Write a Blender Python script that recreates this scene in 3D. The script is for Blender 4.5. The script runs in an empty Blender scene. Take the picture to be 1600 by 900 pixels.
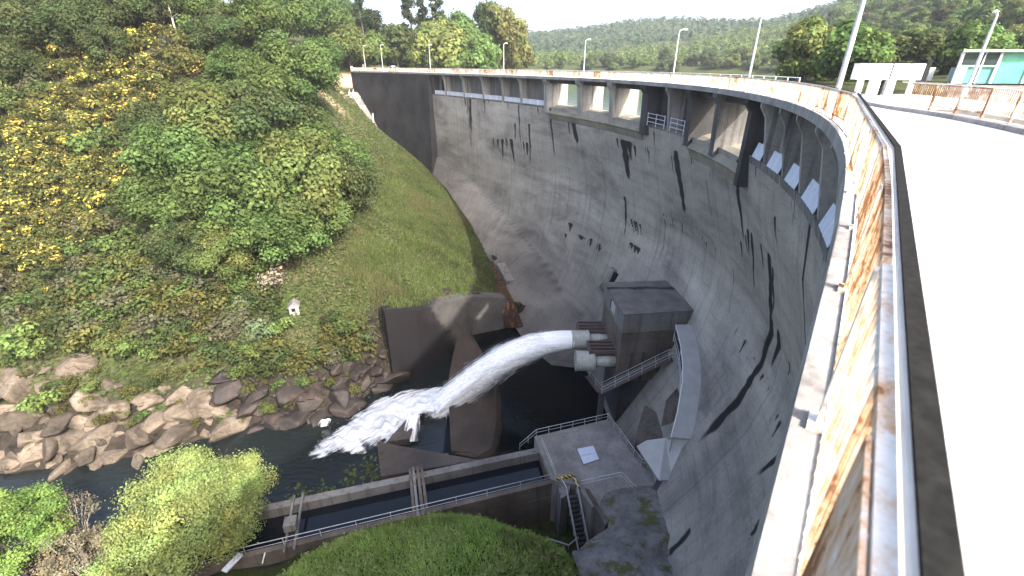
import bpy, bmesh, math, random
import numpy as np
from mathutils import Vector, Matrix, Euler
R_ = math.radians
rng = np.random.default_rng(7)
random.seed(7)
sc = bpy.context.scene
COL = sc.collection
# ------------------------------------------------------------------ camera
PITCH, ROLL, CH, FPX = 0.455001, 0.003037, 1.8038, 711.0
cam_d = bpy.data.cameras.new('camera'); cam = bpy.data.objects.new('camera', cam_d); COL.objects.link(cam)
cam_d.sensor_width = 36; cam_d.lens = 36*FPX/1600; cam_d.dof.use_dof = True; cam_d.dof.focus_distance = 55; cam_d.dof.aperture_fstop = 2.2; cam_d.clip_start = 0.05; cam_d.clip_end = 6000
cam.matrix_world = Matrix.Translation((0, 0, CH)) @ Matrix.Rotation(math.pi/2-PITCH, 4, 'X') @ Matrix.Rotation(ROLL, 4, 'Z')
sc.camera = cam

def ray(u, v):
    a2 = (u-800)/FPX; b2 = (450-v)/FPX; c, s = math.cos(ROLL), math.sin(ROLL)
    a = a2*c-b2*s; b = a2*s+b2*c
    return np.array([a, math.cos(PITCH)+b*math.sin(PITCH), -math.sin(PITCH)+b*math.cos(PITCH)])
def at(u, v, z=None, Y=None):
    d = ray(u, v); t = (z-CH)/d[2] if z is not None else Y/d[1]
    return np.array([0, 0, CH])+t*d

# ------------------------------------------------------------------ noise
def _hash(ix, iy, iz, seed):
    h = (ix.astype(np.int64)*374761393 + iy.astype(np.int64)*668265263 + iz.astype(np.int64)*2147483647 + seed*974711) & 0x7fffffff
    h = ((h ^ (h >> 13))*1274126177) & 0x7fffffff
    return ((h ^ (h >> 16)) & 0xffff)/65535.0
def vnoise(x, y, z=None, seed=0):
    x = np.asarray(x, float); y = np.asarray(y, float); z = np.zeros_like(x) if z is None else np.asarray(z, float)
    ix, iy, iz = np.floor(x), np.floor(y), np.floor(z); fx, fy, fz = x-ix, y-iy, z-iz
    fx, fy, fz = [t*t*(3-2*t) for t in (fx, fy, fz)]
    o = 0
    for dx in (0, 1):
        for dy in (0, 1):
            for dz in (0, 1):
                w = (fx if dx else 1-fx)*(fy if dy else 1-fy)*(fz if dz else 1-fz)
                o = o+w*_hash(ix+dx, iy+dy, iz+dz, seed)
    return o
def fbm(x, y, z=None, oct=4, seed=0):
    o = 0; a = .5; f = 1.
    for i in range(oct):
        o = o+a*(vnoise(np.asarray(x)*f, np.asarray(y)*f, None if z is None else np.asarray(z)*f, seed+i*17)-.5); a *= .5; f *= 2.03
    return o

# ------------------------------------------------------------------ dam crest curve
S = np.linspace(-30, 206, 473); KN = [-30, -1, 0, 12, 24, 36, 50, 70, 100, 140, 200, 206]
KV = [0, 0, .001239, -.010236, -.016192, -.013549, -.014733, -.012416, -.005732, -.000993, -.003436, -.0034]
ks = np.interp(S, KN, KV); i0 = 60
hd = np.concatenate([[0], np.cumsum((ks[1:]+ks[:-1])/2*.5)]); hd = hd-hd[i0]+.627007
hm = (hd[1:]+hd[:-1])/2
CX = np.concatenate([[0], np.cumsum(np.sin(hm)*.5)]); CY = np.concatenate([[0], np.cumsum(np.cos(hm)*.5)])
CX = CX-CX[i0]+.37968; CY = CY-CY[i0]+.32889
def frame(s):
    x = np.interp(s, S, CX); y = np.interp(s, S, CY); h = np.interp(s, S, hd)
    return x, y, -np.cos(h), np.sin(h)            # point and the downstream normal
def pt(s, d, z):
    x, y, nx, ny = frame(s)
    return Vector((float(x+d*nx), float(y+d*ny), float(z)))
def near_sd(x, y):
    D = (x[:, None]-CX[None])**2+(y[:, None]-CY[None])**2
    i = D.argmin(1); nx, ny = -np.cos(hd[i]), np.sin(hd[i])
    return S[i], (x-CX[i])*nx+(y-CY[i])*ny
ZK = [-60, -50, -46, -43, -38, -33.6, -27, -22, -18.5, -14, -8.4, -4, 0]
DK = [9, 6.5, 5, 3.2, 0.6, -1.5, -4.1, -5.0, -4.9, -3.6, -1.8, -1.0, -.8]
SK = [-30, 0, 20, 35, 60, 75, 95, 110, 125, 148, 206]; AK = [.6, .7, .9, 1, .95, .8, .65, .4, .2, .1, .1]
JS = [60, 72, 79, 87, 92, 97.5, 106, 115.5, 125.5, 131, 142, 155.5, 170]
JZ = [-60, -41, -39.4, -39.1, -37.7, -36.3, -34.3, -31.6, -28.5, -26.2, -23.9, -20.8, -18]
def dface(s, z):
    s, z = np.broadcast_arrays(np.asarray(s, float), np.asarray(z, float))
    b = np.interp(z, ZK, DK); a = np.interp(s, SK, AK)
    d = np.where(b < -.95, -.95+(b+.95)*a, b)
    j = np.maximum(0, np.interp(s, JS, JZ)-z)
    return d+np.minimum(.25, j*2)+j*np.interp(s, [60, 80, 110, 150], [1.2, 1.25, .75, .35])
def pw(x): return x*x*(3-2*x)
def sstep(a, b, x): return pw(np.clip((x-a)/(b-a), 0, 1))

# ------------------------------------------------------------------ terrain height
CP = np.array([
 # far bank water edge
 (-110, 36, -45.7), (-80, 40, -45.7), (-65, 41.5, -45.7), (-57.7, 42.2, -45.7), (-48.8, 44.7, -45.7), (-44.6, 47.6, -45.7), (-38.7, 49.8, -45.7), (-28.5, 52.1, -45.7), (-23.4, 54.3, -45.7), (-20.5, 60, -45.6),
 (-110, 44, -40), (-80, 47.5, -39.5), (-66, 50, -38.8), (-52, 53.5, -38.8), (-42, 55.5, -39), (-33, 58, -39.8), (-26, 59.5, -39.5),
 # slope of the left side
 (-79, 65.4, -25), (-85, 85, -8.6), (-100, 100, 4), (-111, 111, 13), (-60, 66, -28), (-62, 85, -12), (-64, 100, 1), (-66, 115, 10), (-36, 66, -33.5), (-44, 80, -22.5), (-50, 95, -12), (-56, 112, -1), (-60, 130, 6), (-110, 70, -20), (-130, 90, 0),
 # grassy bench beside the dam
 (-19.5, 63, -32.3), (-19, 67, -32), (-20, 80, -31.5), (-12, 72, -37), (-5, 80, -38.5), (-1, 90, -43), (-7.6, 115, -36.2), (-18.5, 130, -29.6), (-28.6, 143, -24), (-37, 153, -21), (-46, 164, -19.3), (-25, 100, -29), (-34, 110, -22), (-36, 130, -20), (-46, 145, -13),
 (-50, 166, -13), (-55, 170, -8), (-60, 172, -6.5), (-70, 185, 0), (-58, 190, -.3), (-45, 200, -.5), (-50, 160, -11), (-56, 152, -4),
 (-62, 150, 4), (-78, 150, 14), (-95, 140, 22), (-125, 130, 27), (-85, 190, 9), (-110, 200, 20), (-60, 230, 3), (-30, 230, -1), (-10, 225, -1.5), (-35, 215, -.5), (-15, 250, -1.5), (-90, 250, 12), (4, 235, -5), (-2, 208, -5),
 # pool and river bed
 (-5, 60, -49), (2, 75, -51), (5, 50, -49), (-12, 50, -48), (-25, 45, -48), (-40, 42, -48), (-55, 38, -47.6), (-80, 36, -47.6), (-18, 41, -46.2), (-12, 44, -45),
 # near bank
 (-30, 36, -46), (-42, 33, -45.6), (-60, 32, -45.4), (-90, 29, -45), (-28, 29, -42.5), (-22, 25.5, -40), (-15, 27.6, -38.8), (-11, 24, -37.3), (-6.5, 30.3, -38.6), (-2.5, 30.0, -38.3), (3.7, 27.8, -38.6), (4.6, 25, -38.2), (-5, 15, -34), (-25, 15, -35), (-40, 22, -40.5), (-55, 22, -41), (-80, 18, -38), (-20, 5, -30), (-60, 5, -32), (5, 18, -36.5), (10, 20, -38.6), (12, 26, -39.3),
 (2, 33.5, -46), (5, 33, -46), (-1, 34.6, -45.6), (8, 31, -46), (3, 38, -46.5), (10, 40, -47), (12, 34, -43), (-12, 33.5, -42), (-20, 31, -42.5),
 (15, 30, -40.2), (14, 24, -39.5), (13, 18, -38), (8, 12, -36), (18, 40, -45), (20, 50, -49), (12, 68, -52), (16, 60, -52)], float)
def _tps(r2): return np.where(r2 > 0, .5*r2*np.log(np.maximum(r2, 1e-9)), 0)
_n = len(CP); _K = np.zeros((_n+3, _n+3)); _sc = 100.
_pc = CP[:, :2]/_sc
_K[:_n, :_n] = _tps(((_pc[:, None]-_pc[None])**2).sum(2))+np.eye(_n)*2e-5
_K[:_n, _n] = 1; _K[:_n, _n+1:] = _pc; _K[_n, :_n] = 1; _K[_n+1:, :_n] = _pc.T
_w = np.linalg.solve(_K, np.concatenate([CP[:, 2], [0, 0, 0]]))
def tps(x, y):
    P = np.stack([x, y], -1)/_sc; out = np.zeros(len(x))
    for a in range(0, len(x), 20000):
        q = P[a:a+20000]
        out[a:a+20000] = _tps(((q[:, None]-_pc[None])**2).sum(2))@_w[:_n]+_w[_n]+q@_w[_n+1:]
    return out
def height(x, y, noise=True):
    x = np.atleast_1d(np.asarray(x, float)); y = np.atleast_1d(np.asarray(y, float))
    if len(x) > 12000:
        return np.concatenate([height(x[i:i+12000], y[i:i+12000], noise) for i in range(0, len(x), 12000)])
    x = np.atleast_1d(np.asarray(x, float)); y = np.atleast_1d(np.asarray(y, float))
    xc = np.clip(x, -130, 40); yc = np.clip(y, 2, 255)
    z = tps(xc, yc)
    # hills far to the left and behind the left bank keep rising gently
    z = z+np.maximum(0, -130-x)*.05+np.maximum(0, y-255)*.03*(x < -20)
    if noise:
        rock = np.exp(-((z+42)/4.)**2)*(x < -20)
        z = z+fbm(x*.09, y*.09, oct=3, seed=3)*2.2*sstep(-46, -36, z)*sstep(10, 60, np.abs(x)+y*.4)+rock*(np.abs(fbm(x*.22, y*.22, oct=4, seed=8))*5.-.7)
    # the ground breaks off at the wing wall beside the plunge pool
    yw = np.interp(x, [-19.6, -18.9, -15, -7.4, -.6, 4], [59.3, 60.2, 63.6, 75., 77.4, 81.]); tw = np.interp(x, [-19, -15.5, -7.4, -2, 3], [-32., -33.3, -36.9, -38.8, -42])
    ww = (x > -19.3)*(x < 6)*(y > 50)
    z = np.where((ww > 0) & (y >= yw+1.4), z+(tw-z)*np.exp(-((y-yw-1.4)/4.)**2)*.95, z)
    z = np.where((x > -19.3) & (x < 14) & (y > 43) & (y < yw+1.4), np.minimum(z, -48.5), z)
    # upstream side of the dam: reservoir bed, right bank platform, far hills
    s, d = near_sd(x, y)
    up = sstep(-8.2, -10.2, d)*((s < 200.5) | (x > -40))
    bed = np.full_like(z, -14.)
    rx = x*.94+y*.34
    # right bank hill
    hr = sstep(62, 300, x*.80-(y-60)*.16+5)*98+fbm(x*.012, y*.012, oct=3, seed=21)*12*sstep(70, 150, x)
    bed = np.where(x > 30, np.maximum(bed, -14+sstep(34, 44, x-np.maximum(0, y-75)*.62)*13.4+hr), bed)
    # far shore and ridges
    shore = 380+fbm(x*.006, y*0, oct=2, seed=5)*120-np.maximum(0, x-60)*.75
    far = sstep(0, 60, y-shore)*12+sstep(30, 420, y-shore)*(13+22*sstep(60, 420, x))
    far = far+sstep(560, 1150, y)*(22+13*np.sin(x*.004+1.1)+fbm(x*.004, y*.004, oct=4, seed=9)*26)*sstep(-300, 60, x+y*.05)
    bed = np.maximum(bed, np.where(far > 0, -14+far*1.25, -14))
    lb = sstep(215, 290, y-(x+10)*1.7)*16-14         # left bank behind the dam
    bed = np.where(x < 60, np.maximum(bed, np.where(x < -4+0*y, lb, -14)), bed)
    own = sstep(4, -16, x)*sstep(185, 205, y)
    zz = z*(1-up)+up*np.where(own > 0, np.maximum(bed, z*own+bed*(1-own)), bed)
    # right bank behind the camera
    return zz
def hz(x, y): return float(height(x, y)[0])
def ground_hit(u, v, t0=15, t1=400):
    d = ray(u, v); t = np.linspace(t0, t1, 900)
    p = np.array([0, 0, CH])[None]+t[:, None]*d[None]
    h = height(p[:, 0], p[:, 1]); k = np.nonzero(p[:, 2] < h)[0]
    return None if len(k) == 0 else np.array([p[k[0], 0], p[k[0], 1], h[k[0]]])

# ------------------------------------------------------------------ object helpers
def tag(o, label=None, cat=None, group=None, kind=None):
    if label: o['label'] = label
    if cat: o['category'] = cat
    if group: o['group'] = group
    if kind: o['kind'] = kind
    return o
def empty(name, loc, rz=0):
    o = bpy.data.objects.new(name, None); COL.objects.link(o); o.location = loc; o.rotation_euler = (0, 0, rz); o.empty_display_size = .3
    return o
class MB:
    def __init__(s): s.v = []; s.f = []; s.m = []
    def add(s, vs, fs, m=0):
        b = len(s.v); s.v += [tuple(map(float, p)) for p in vs]; s.f += [tuple(b+i for i in f) for f in fs]; s.m += [m]*len(fs)
        return s
    def hexa(s, b4, t4, m=0):      # bottom 4 (ccw seen from above), top 4
        return s.add(list(b4)+list(t4), [(3, 2, 1, 0), (4, 5, 6, 7)]+[(i, (i+1) % 4, 4+(i+1) % 4, 4+i) for i in range(4)], m)
    def box(s, c, sx, sy, sz, rz=0, m=0):   # c = centre of the bottom face
        ca, sa = math.cos(rz), math.sin(rz)
        q = [(c[0]+ca*x-sa*y, c[1]+sa*x+ca*y) for x, y in ((-sx/2, -sy/2), (sx/2, -sy/2), (sx/2, sy/2), (-sx/2, sy/2))]
        return s.hexa([(x, y, c[2]) for x, y in q], [(x, y, c[2]+sz) for x, y in q], m)
    def prism(s, poly, z0, z1, m=0):        # z0/z1 numbers or lists, poly ccw
        n = len(poly); a = [z0]*n if np.isscalar(z0) else z0; b = [z1]*n if np.isscalar(z1) else z1
        ar = sum(poly[i][0]*poly[(i+1) % n][1]-poly[(i+1) % n][0]*poly[i][1] for i in range(n))
        idx = list(range(n)) if ar > 0 else list(range(n))[::-1]
        vs = [(poly[i][0], poly[i][1], a[i]) for i in idx]+[(poly[i][0], poly[i][1], b[i]) for i in idx]
        return s.add(vs, [tuple(range(n))[::-1], tuple(range(n, 2*n))]+[(i, (i+1) % n, n+(i+1) % n, n+i) for i in range(n)], m)
    def tube(s, pts, r, n=8, m=0, cap=True):
        pts = [Vector(p) for p in pts]; rr = [r]*len(pts) if np.isscalar(r) else r; b = len(s.v); vs = []; fs = []
        for i, p in enumerate(pts):
            t = (pts[min(i+1, len(pts)-1)]-pts[max(i-1, 0)]).normalized()
            a = t.cross(Vector((0, 0, 1)) if abs(t.z) < .9 else Vector((1, 0, 0))).normalized(); c = t.cross(a)
            vs += [p+(a*math.cos(k*2*math.pi/n)+c*math.sin(k*2*math.pi/n))*rr[i] for k in range(n)]
        for i in range(len(pts)-1):
            fs += [(i*n+k, i*n+(k+1) % n, (i+1)*n+(k+1) % n, (i+1)*n+k) for k in range(n)]
        if cap: fs += [tuple(range(n))[::-1], tuple((len(pts)-1)*n+k for k in range(n))]
        return s.add(vs, fs, m)
    def bar(s, a, b, w, h, m=0):            # square bar between two points, w sideways, h up
        a, b = Vector(a), Vector(b); t = (b-a).normalized()
        sd = t.cross(Vector((0, 0, 1)) if abs(t.z) < .95 else Vector((0, 1, 0))).normalized()*(w/2); up = sd.cross(t).normalized()*(h/2)
        v = [a-sd-up, a+sd-up, a+sd+up, a-sd+up, b-sd-up, b+sd-up, b+sd+up, b-sd+up]
        return s.add(v, [(3, 2, 1, 0), (4, 5, 6, 7), (0, 1, 5, 4), (1, 2, 6, 5), (2, 3, 7, 6), (3, 0, 4, 7)], m)
    def build(s, name, mats, parent=None, smooth=False, bevel=0):
        me = bpy.data.meshes.new(name); me.from_pydata(s.v, [], s.f); me.update()
        bm = bmesh.new(); bm.from_mesh(me); bmesh.ops.recalc_face_normals(bm, faces=bm.faces)
        if bevel: bmesh.ops.bevel(bm, geom=[e for e in bm.edges if len(e.link_faces) == 2 and e.calc_face_angle(0) > .6], offset=bevel, segments=2, affect='EDGES', profile=.6)
        if not bevel: bm.to_mesh(me)
        else: bm.to_mesh(me)
        bm.free()
        mats = mats if isinstance(mats, (list, tuple)) else [mats]
        for m in mats: me.materials.append(m)
        if len(mats) > 1 and not bevel: me.polygons.foreach_set('material_index', s.m)
        if smooth: me.polygons.foreach_set('use_smooth', [True]*len(me.polygons))
        o = bpy.data.objects.new(name, me); COL.objects.link(o)
        if parent is not None: o.parent = parent
        return o
def fast_mesh(name, verts, faces, mats, parent=None, smooth=False, attrs=None, midx=None):
    """numpy verts (n,3), faces (m,k)"""
    me = bpy.data.meshes.new(name); verts = np.asarray(verts, np.float32); faces = np.asarray(faces, np.int32); k = faces.shape[1]
    me.vertices.add(len(verts)); me.vertices.foreach_set('co', verts.ravel())
    me.loops.add(faces.size); me.loops.foreach_set('vertex_index', faces.ravel())
    me.polygons.add(len(faces)); me.polygons.foreach_set('loop_start', np.arange(0, faces.size, k, dtype=np.int32))
    if midx is not None: me.polygons.foreach_set('material_index', np.asarray(midx, np.int32))
    if smooth: me.polygons.foreach_set('use_smooth', np.ones(len(faces), bool))
    for n, (ty, arr) in (attrs or {}).items():
        a = me.attributes.new(n, ty, 'POINT')
        arr = np.asarray(arr, np.float32)
        if ty == 'FLOAT': a.data.foreach_set('value', arr.ravel())
        elif ty == 'FLOAT_VECTOR': a.data.foreach_set('vector', arr.ravel())
        else: a.data.foreach_set('color', np.concatenate([arr, np.ones((len(arr), 1), np.float32)], 1).ravel())
    me.update(calc_edges=True); me.validate()
    mats = mats if isinstance(mats, (list, tuple)) else [mats]
    for m in mats: me.materials.append(m)
    o = bpy.data.objects.new(name, me); COL.objects.link(o)
    if parent is not None: o.parent = parent
    return o
def grid_faces(nu, nv):
    i = np.arange(nu-1)[:, None]*nv+np.arange(nv-1)[None]; i = i.ravel()
    return np.stack([i, i+nv, i+nv+1, i+1], 1)
def dup(o, loc=None, rz=None, scale=None, parent=None):
    c = o.copy(); COL.objects.link(c)
    if parent is not None: c.parent = parent
    if loc is not None: c.location = loc
    if rz is not None: c.rotation_euler = (0, 0, rz)
    if scale is not None: c.scale = (scale,)*3 if np.isscalar(scale) else scale
    for ch in list(o.children): dup(ch, parent=c)
    return c

# ------------------------------------------------------------------ materials
class NT:
    def __init__(s, name, rough=.8, spec=.3):
        s.mat = bpy.data.materials.new(name); s.mat.use_nodes = True; s.t = s.mat.node_tree; s.n = s.t.nodes
        s.b = s.n['Principled BSDF']; s.b.inputs['Roughness'].default_value = rough; s.b.inputs['Specular IOR Level'].default_value = spec
    def node(s, ty, **kw):
        n = s.n.new(ty)
        for k, v in kw.items():
            if k.startswith('_'): setattr(n, k[1:], v)
            else: s.put(n.inputs[k if not k.startswith('i') or not k[1:].isdigit() else int(k[1:])], v)
        return n
    def put(s, sock, v):
        if hasattr(v, 'is_output') or isinstance(v, bpy.types.NodeSocket): s.t.links.new(v, sock)
        else: sock.default_value = v
    def coord(s, kind='Object', scale=(1, 1, 1), src=None):
        if src is None: src = s.node('ShaderNodeTexCoord').outputs[kind]
        return s.node('ShaderNodeMapping', i0=src, Scale=scale).outputs[0]
    def geo(s, scale=(1, 1, 1)):
        return s.coord(src=s.node('ShaderNodeNewGeometry').outputs['Position'], scale=scale)
    def noise(s, vec, scale=1., detail=4., rough=.55, dist=0.):
        return s.node('ShaderNodeTexNoise', Vector=vec, Scale=scale, Detail=detail, Roughness=rough, Distortion=dist).outputs['Fac']
    def ramp(s, fac, *stops, interp='LINEAR'):
        r = s.node('ShaderNodeValToRGB', Fac=fac); r.color_ramp.interpolation = interp
        e = r.color_ramp.elements
        while len(e) < len(stops): e.new(.5)
        for k, (p, c) in enumerate(stops):
            e[k].position = p; e[k].color = (*c, 1) if not np.isscalar(c) else (c, c, c, 1)
        return r.outputs['Color']
    def mix(s, fac, a, b, mode='MIX'):
        n = s.node('ShaderNodeMix', _data_type='RGBA', _blend_type=mode)
        s.put(n.inputs[0], fac)
        for sock, v in ((n.inputs[6], a), (n.inputs[7], b)): s.put(sock, (*v, 1) if isinstance(v, tuple) and len(v) == 3 else v)
        return n.outputs[2]
    def math(s, op, a, b=0., c=0.):
        n = s.node('ShaderNodeMath', _operation=op); s.put(n.inputs[0], a); s.put(n.inputs[1], b)
        s.put(n.inputs[2], c); return n.outputs[0]
    def attr(s, name, out='Fac'): return s.node('ShaderNodeAttribute', _attribute_name=name).outputs[out]
    def bump(s, h, strength=.3, dist=.1):
        s.put(s.b.inputs['Normal'], s.node('ShaderNodeBump', Height=h, Strength=strength, Distance=dist).outputs[0])
    def col(s, c): s.put(s.b.inputs['Base Color'], (*c, 1) if isinstance(c, tuple) else c); return s.mat

def simple(name, c, rough=.6, metal=0., var=.12, scale=3., spec=.3):
    m = NT(name, rough, spec); m.b.inputs['Metallic'].default_value = metal
    n = m.noise(m.geo(), scale, 5)
    lo = tuple(x*(1-var) for x in c); hi = tuple(min(1, x*(1+var)) for x in c)
    return m.col(m.ramp(n, (.3, lo), (.7, hi)))

def concrete(name, dark, light, moss=0., streak=.6, bump=.25, scale=1., wet=0.):
    m = NT(name, .85, .25); p = m.geo()
    big = m.noise(p, .22*scale, 5, .6); fine = m.noise(p, 4*scale, 6, .65)
    c = m.ramp(big, (.3, dark), (.68, light))
    c = m.mix(.55, c, m.ramp(fine, (.25, .35), (.75, .95)), 'MULTIPLY')
    st = m.noise(m.geo((1.6*scale, 1.6*scale, .07*scale)), 1, 5, .6)
    c = m.mix(m.math('MULTIPLY', m.ramp(st, (.5, 0.), (.68, 1.)), streak), c, (.035, .033, .032))
    if moss:
        mo = m.noise(p, .45, 6, .7)
        c = m.mix(m.math('MULTIPLY', m.ramp(mo, (.52, 0.), (.6, 1.)), moss), c, (.07, .075, .016))
    m.bump(m.math('ADD', fine, m.math('MULTIPLY', big, .5)), bump, .06)
    if wet: m.b.inputs['Roughness'].default_value = .35
    return m.col(c)

M = {}
def build_materials():
    # --- the dam face: lift joints, board marks, stains stored per vertex
    m = NT('dam_concrete', .88, .2)
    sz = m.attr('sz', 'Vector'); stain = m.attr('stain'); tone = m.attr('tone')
    xyz = m.node('ShaderNodeSeparateXYZ', i0=sz)
    big = m.noise(m.coord(src=sz, scale=(.10, .16, 1)), 1, 5, .6)
    c = m.ramp(big, (.22, (.34, .32, .29)), (.75, (.50, .472, .425)))
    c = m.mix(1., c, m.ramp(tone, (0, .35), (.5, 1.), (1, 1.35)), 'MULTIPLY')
    lift = m.math('FRACT', m.math('ADD', m.math('MULTIPLY', xyz.outputs[1], .5), m.math('MULTIPLY', m.noise(m.coord(src=sz, scale=(.15, .3, 1)), 1, 2), .10)))
    ll = m.math('MULTIPLY', m.ramp(lift, (0, 1.), (.035, .75), (.07, 0.)), m.ramp(m.noise(m.coord(src=sz, scale=(.25, .5, 1)), 1, 3), (.42, .0), (.66, 1.)))
    wash = m.math('MULTIPLY', m.ramp(lift, (.45, 0.), (1., .5)), m.ramp(m.noise(m.coord(src=sz, scale=(.8, .1, 1)), 1, 4), (.45, 0.), (.65, 1.)))
    c = m.mix(m.math('MULTIPLY', ll, .45), c, (.055, .052, .05))
    c = m.mix(m.math('MULTIPLY', wash, .5), c, (.08, .078, .078))
    pan = m.noise(m.coord(src=sz, scale=(.7, .045, 1)), 1.6, 5, .65)
    c = m.mix(m.math('MULTIPLY', m.ramp(pan, (.52, 0.), (.72, .75)), .5), c, (.13, .127, .122))
    brd = m.node('ShaderNodeTexWave', Vector=m.coord(src=sz, scale=(.25, 6.5, 1)), Scale=.5, Distortion=1.5, Detail=3, _bands_direction='Y').outputs['Fac']
    fine = m.noise(m.coord(src=sz, scale=(2.2, 5, 1)), 1.2, 7, .7)
    c = m.mix(.55, c, m.ramp(fine, (.28, .45), (.72, 1.1)), 'MULTIPLY')
    c = m.mix(.18, c, m.ramp(brd, (0, .5), (1, 1.)), 'MULTIPLY')
    vj = m.math('FRACT', m.math('MULTIPLY', m.math('ADD', xyz.outputs[0], 4.5), 1/15.9))
    vl = m.ramp(m.math('ABSOLUTE', m.math('SUBTRACT', vj, .5)), (0, 1.), (.004, 1.), (.009, 0.))
    c = m.mix(m.math('MULTIPLY', vl, .25), c, (.05, .048, .046))
    cloud = m.noise(m.coord(src=sz, scale=(.075, .16, 1)), 1, 7, .68, .6)
    c = m.mix(.85, c, m.ramp(cloud, (.34, (.50, .485, .48)), (.5, (.92, .90, .88)), (.66, (1.15, 1.13, 1.08))), 'MULTIPLY')
    brdv = m.noise(m.coord(src=sz, scale=(7., .12, 1)), 1, 4, .6)
    c = m.mix(.45, c, m.ramp(brdv, (.3, .72), (.7, 1.12)), 'MULTIPLY')
    eff = m.noise(m.coord(src=sz, scale=(.9, .35, 1)), 1.3, 6, .7)
    c = m.mix(m.ramp(eff, (.70, 0.), (.76, .55)), c, (.5, .49, .47))
    se = m.math('ADD', stain, m.math('MULTIPLY', m.math('SUBTRACT', m.noise(m.coord(src=sz, scale=(5, .5, 1)), 1, 5, .7), .5), .7))
    c = m.mix(m.math('MULTIPLY', m.ramp(se, (.28, 0.), (.62, .96)), m.ramp(stain, (0., 0.), (.12, 1.))), c, (.012, .0115, .012))
    m.bump(m.math('ADD', m.math('MULTIPLY', fine, .6), m.math('MULTIPLY', ll, -1.)), .35, .08)
    M['face'] = m.col(c)
    M['conc'] = concrete('weathered_concrete', (.14, .135, .128), (.27, .26, .245))
    M['pier'] = concrete('pier_concrete', (.30, .285, .26), (.47, .45, .41), streak=.7)
    M['pier2'] = concrete('streaked_shaded_pier', (.09, .085, .08), (.26, .25, .235), streak=.9)  # streaked, darker copy of the pier concrete with side shade in its colour
    M['dark_conc'] = concrete('dark_concrete', (.040, .039, .040), (.095, .092, .09), streak=.5)  # dark mix; on the spillway piers it puts shade into the colour
    M['grav'] = concrete('stained_wall_concrete', (.028, .027, .028), (.072, .070, .070), streak=.5, scale=.8)
    M['sill'] = concrete('sill_concrete', (.22, .2, .15), (.38, .35, .28), streak=.2)
    M['slab'] = concrete('slab_edge_concrete', (.22, .212, .20), (.44, .425, .40), streak=.35, scale=3)
    M['road'] = concrete('road_concrete', (.50, .49, .47), (.62, .61, .59), streak=0, bump=.1, scale=2)
    M['plat'] = concrete('platform_concrete', (.20, .185, .17), (.34, .32, .30), streak=.25, scale=2)
    M['wet'] = concrete('wet_concrete', (.045, .038, .034), (.11, .09, .075), streak=.6, wet=1)
    M['rusty_conc'] = concrete('algae_brown_concrete', (.080, .066, .055), (.19, .162, .138), streak=.5)
    M['weir'] = concrete('stained_weir_concrete', (.028, .022, .018), (.085, .066, .052), streak=.6)
    M['apron'] = concrete('mossy_apron_concrete', (.12, .115, .11), (.25, .24, .23), moss=.9, streak=.4)
    M['steel'] = simple('galvanised_steel', (.42, .44, .46), .45, .6)
    M['roof'] = simple('grey_sheet_roof', (.37, .365, .35), .55, .1, .10, .8)
    M['dsteel'] = simple('brown_painted_beam', (.10, .075, .07), .6)
    M['valve'] = simple('pale_green_grey_valve_paint', (.33, .34, .31), .5, 0, .2, 2)
    M['black'] = simple('black_recess', (.008, .008, .009), .8)
    M['white'] = simple('white_paint', (.74, .74, .73), .5, 0, .08)
    M['cream'] = simple('cream_white_rail_paint', (.80, .77, .70), .5, 0, .12, 6)
    M['bluewhite'] = simple('bluish_white_sheet', (.55, .59, .68), .5, 0, .1)
    M['dim'] = simple('dark_handrail_paint', (.014, .014, .013), .85, 0, .35, 30, .05)
    M['glass'] = simple('dark_glass', (.03, .045, .045), .08, 0, .1, spec=.8)
    M['greenglass'] = simple('green_tinted_panel', (.10, .34, .25), .15, 0, .25, .8, spec=.8)
    M['lampm'] = simple('lamp_pole_metal', (.50, .52, .54), .45, .3)
    M['lens'] = simple('white_lamp_cover', (.85, .85, .83), .3)
    M['tyre'] = simple('tyre_rubber', (.02, .02, .02), .8)
    M['bark'] = simple('grey_brown_bark', (.10, .08, .062), .9, 0, .4, 6)
    M['deadwood'] = simple('bleached_dead_wood', (.26, .225, .19), .9, 0, .3, 6)
    M['yellow'] = simple('yellow_paint', (.55, .42, .04), .7)
    # rusty white paint
    m = NT('rusty_white_paint', .65, .3); p = m.geo(); oi = m.node('ShaderNodeObjectInfo').outputs['Random']
    n1 = m.noise(p, 1.1, 6, .7); n2 = m.noise(m.geo((9, 9, 3)), 1.6, 6, .75)
    k = m.math('ADD', m.math('ADD', m.math('MULTIPLY', n1, .8), m.math('MULTIPLY', n2, .55)), m.math('MULTIPLY', m.math('POWER', oi, 4.), .16))
    c = m.mix(m.ramp(n2, (.35, 0.), (.7, .8)), (.74, .72, .67), (.56, .52, .44))
    c = m.mix(m.ramp(k, (.645, 0.), (.78, .8)), c, (.55, .29, .105))
    c = m.mix(m.ramp(k, (.79, 0.), (.83, 1.)), c, (.23, .10, .042))
    M['rustwhite'] = m.col(c); m.bump(k, .3, .02)
    m = NT('rusted_bars', .75, .2); p = m.geo(); n1 = m.noise(p, 2.2, 6, .7)
    M['rust'] = m.col(m.ramp(n1, (.3, (.13, .055, .028)), (.48, (.27, .125, .06)), (.56, (.42, .32, .24)), (.64, (.58, .56, .53))))
    m = NT('rust_flow', .6, .3); n1 = m.noise(m.geo((1.6, 1.6, .5)), 1.2, 6, .6)
    M['rustflow'] = m.col(m.ramp(n1, (.40, (.016, .011, .009)), (.55, (.055, .026, .012)), (.66, (.24, .11, .032))))
    m = NT('hazard_stripes', .7); w = m.node('ShaderNodeTexWave', Vector=m.geo((1, 1, 1)), Scale=1.1, _bands_direction='DIAGONAL').outputs['Fac']
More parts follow.
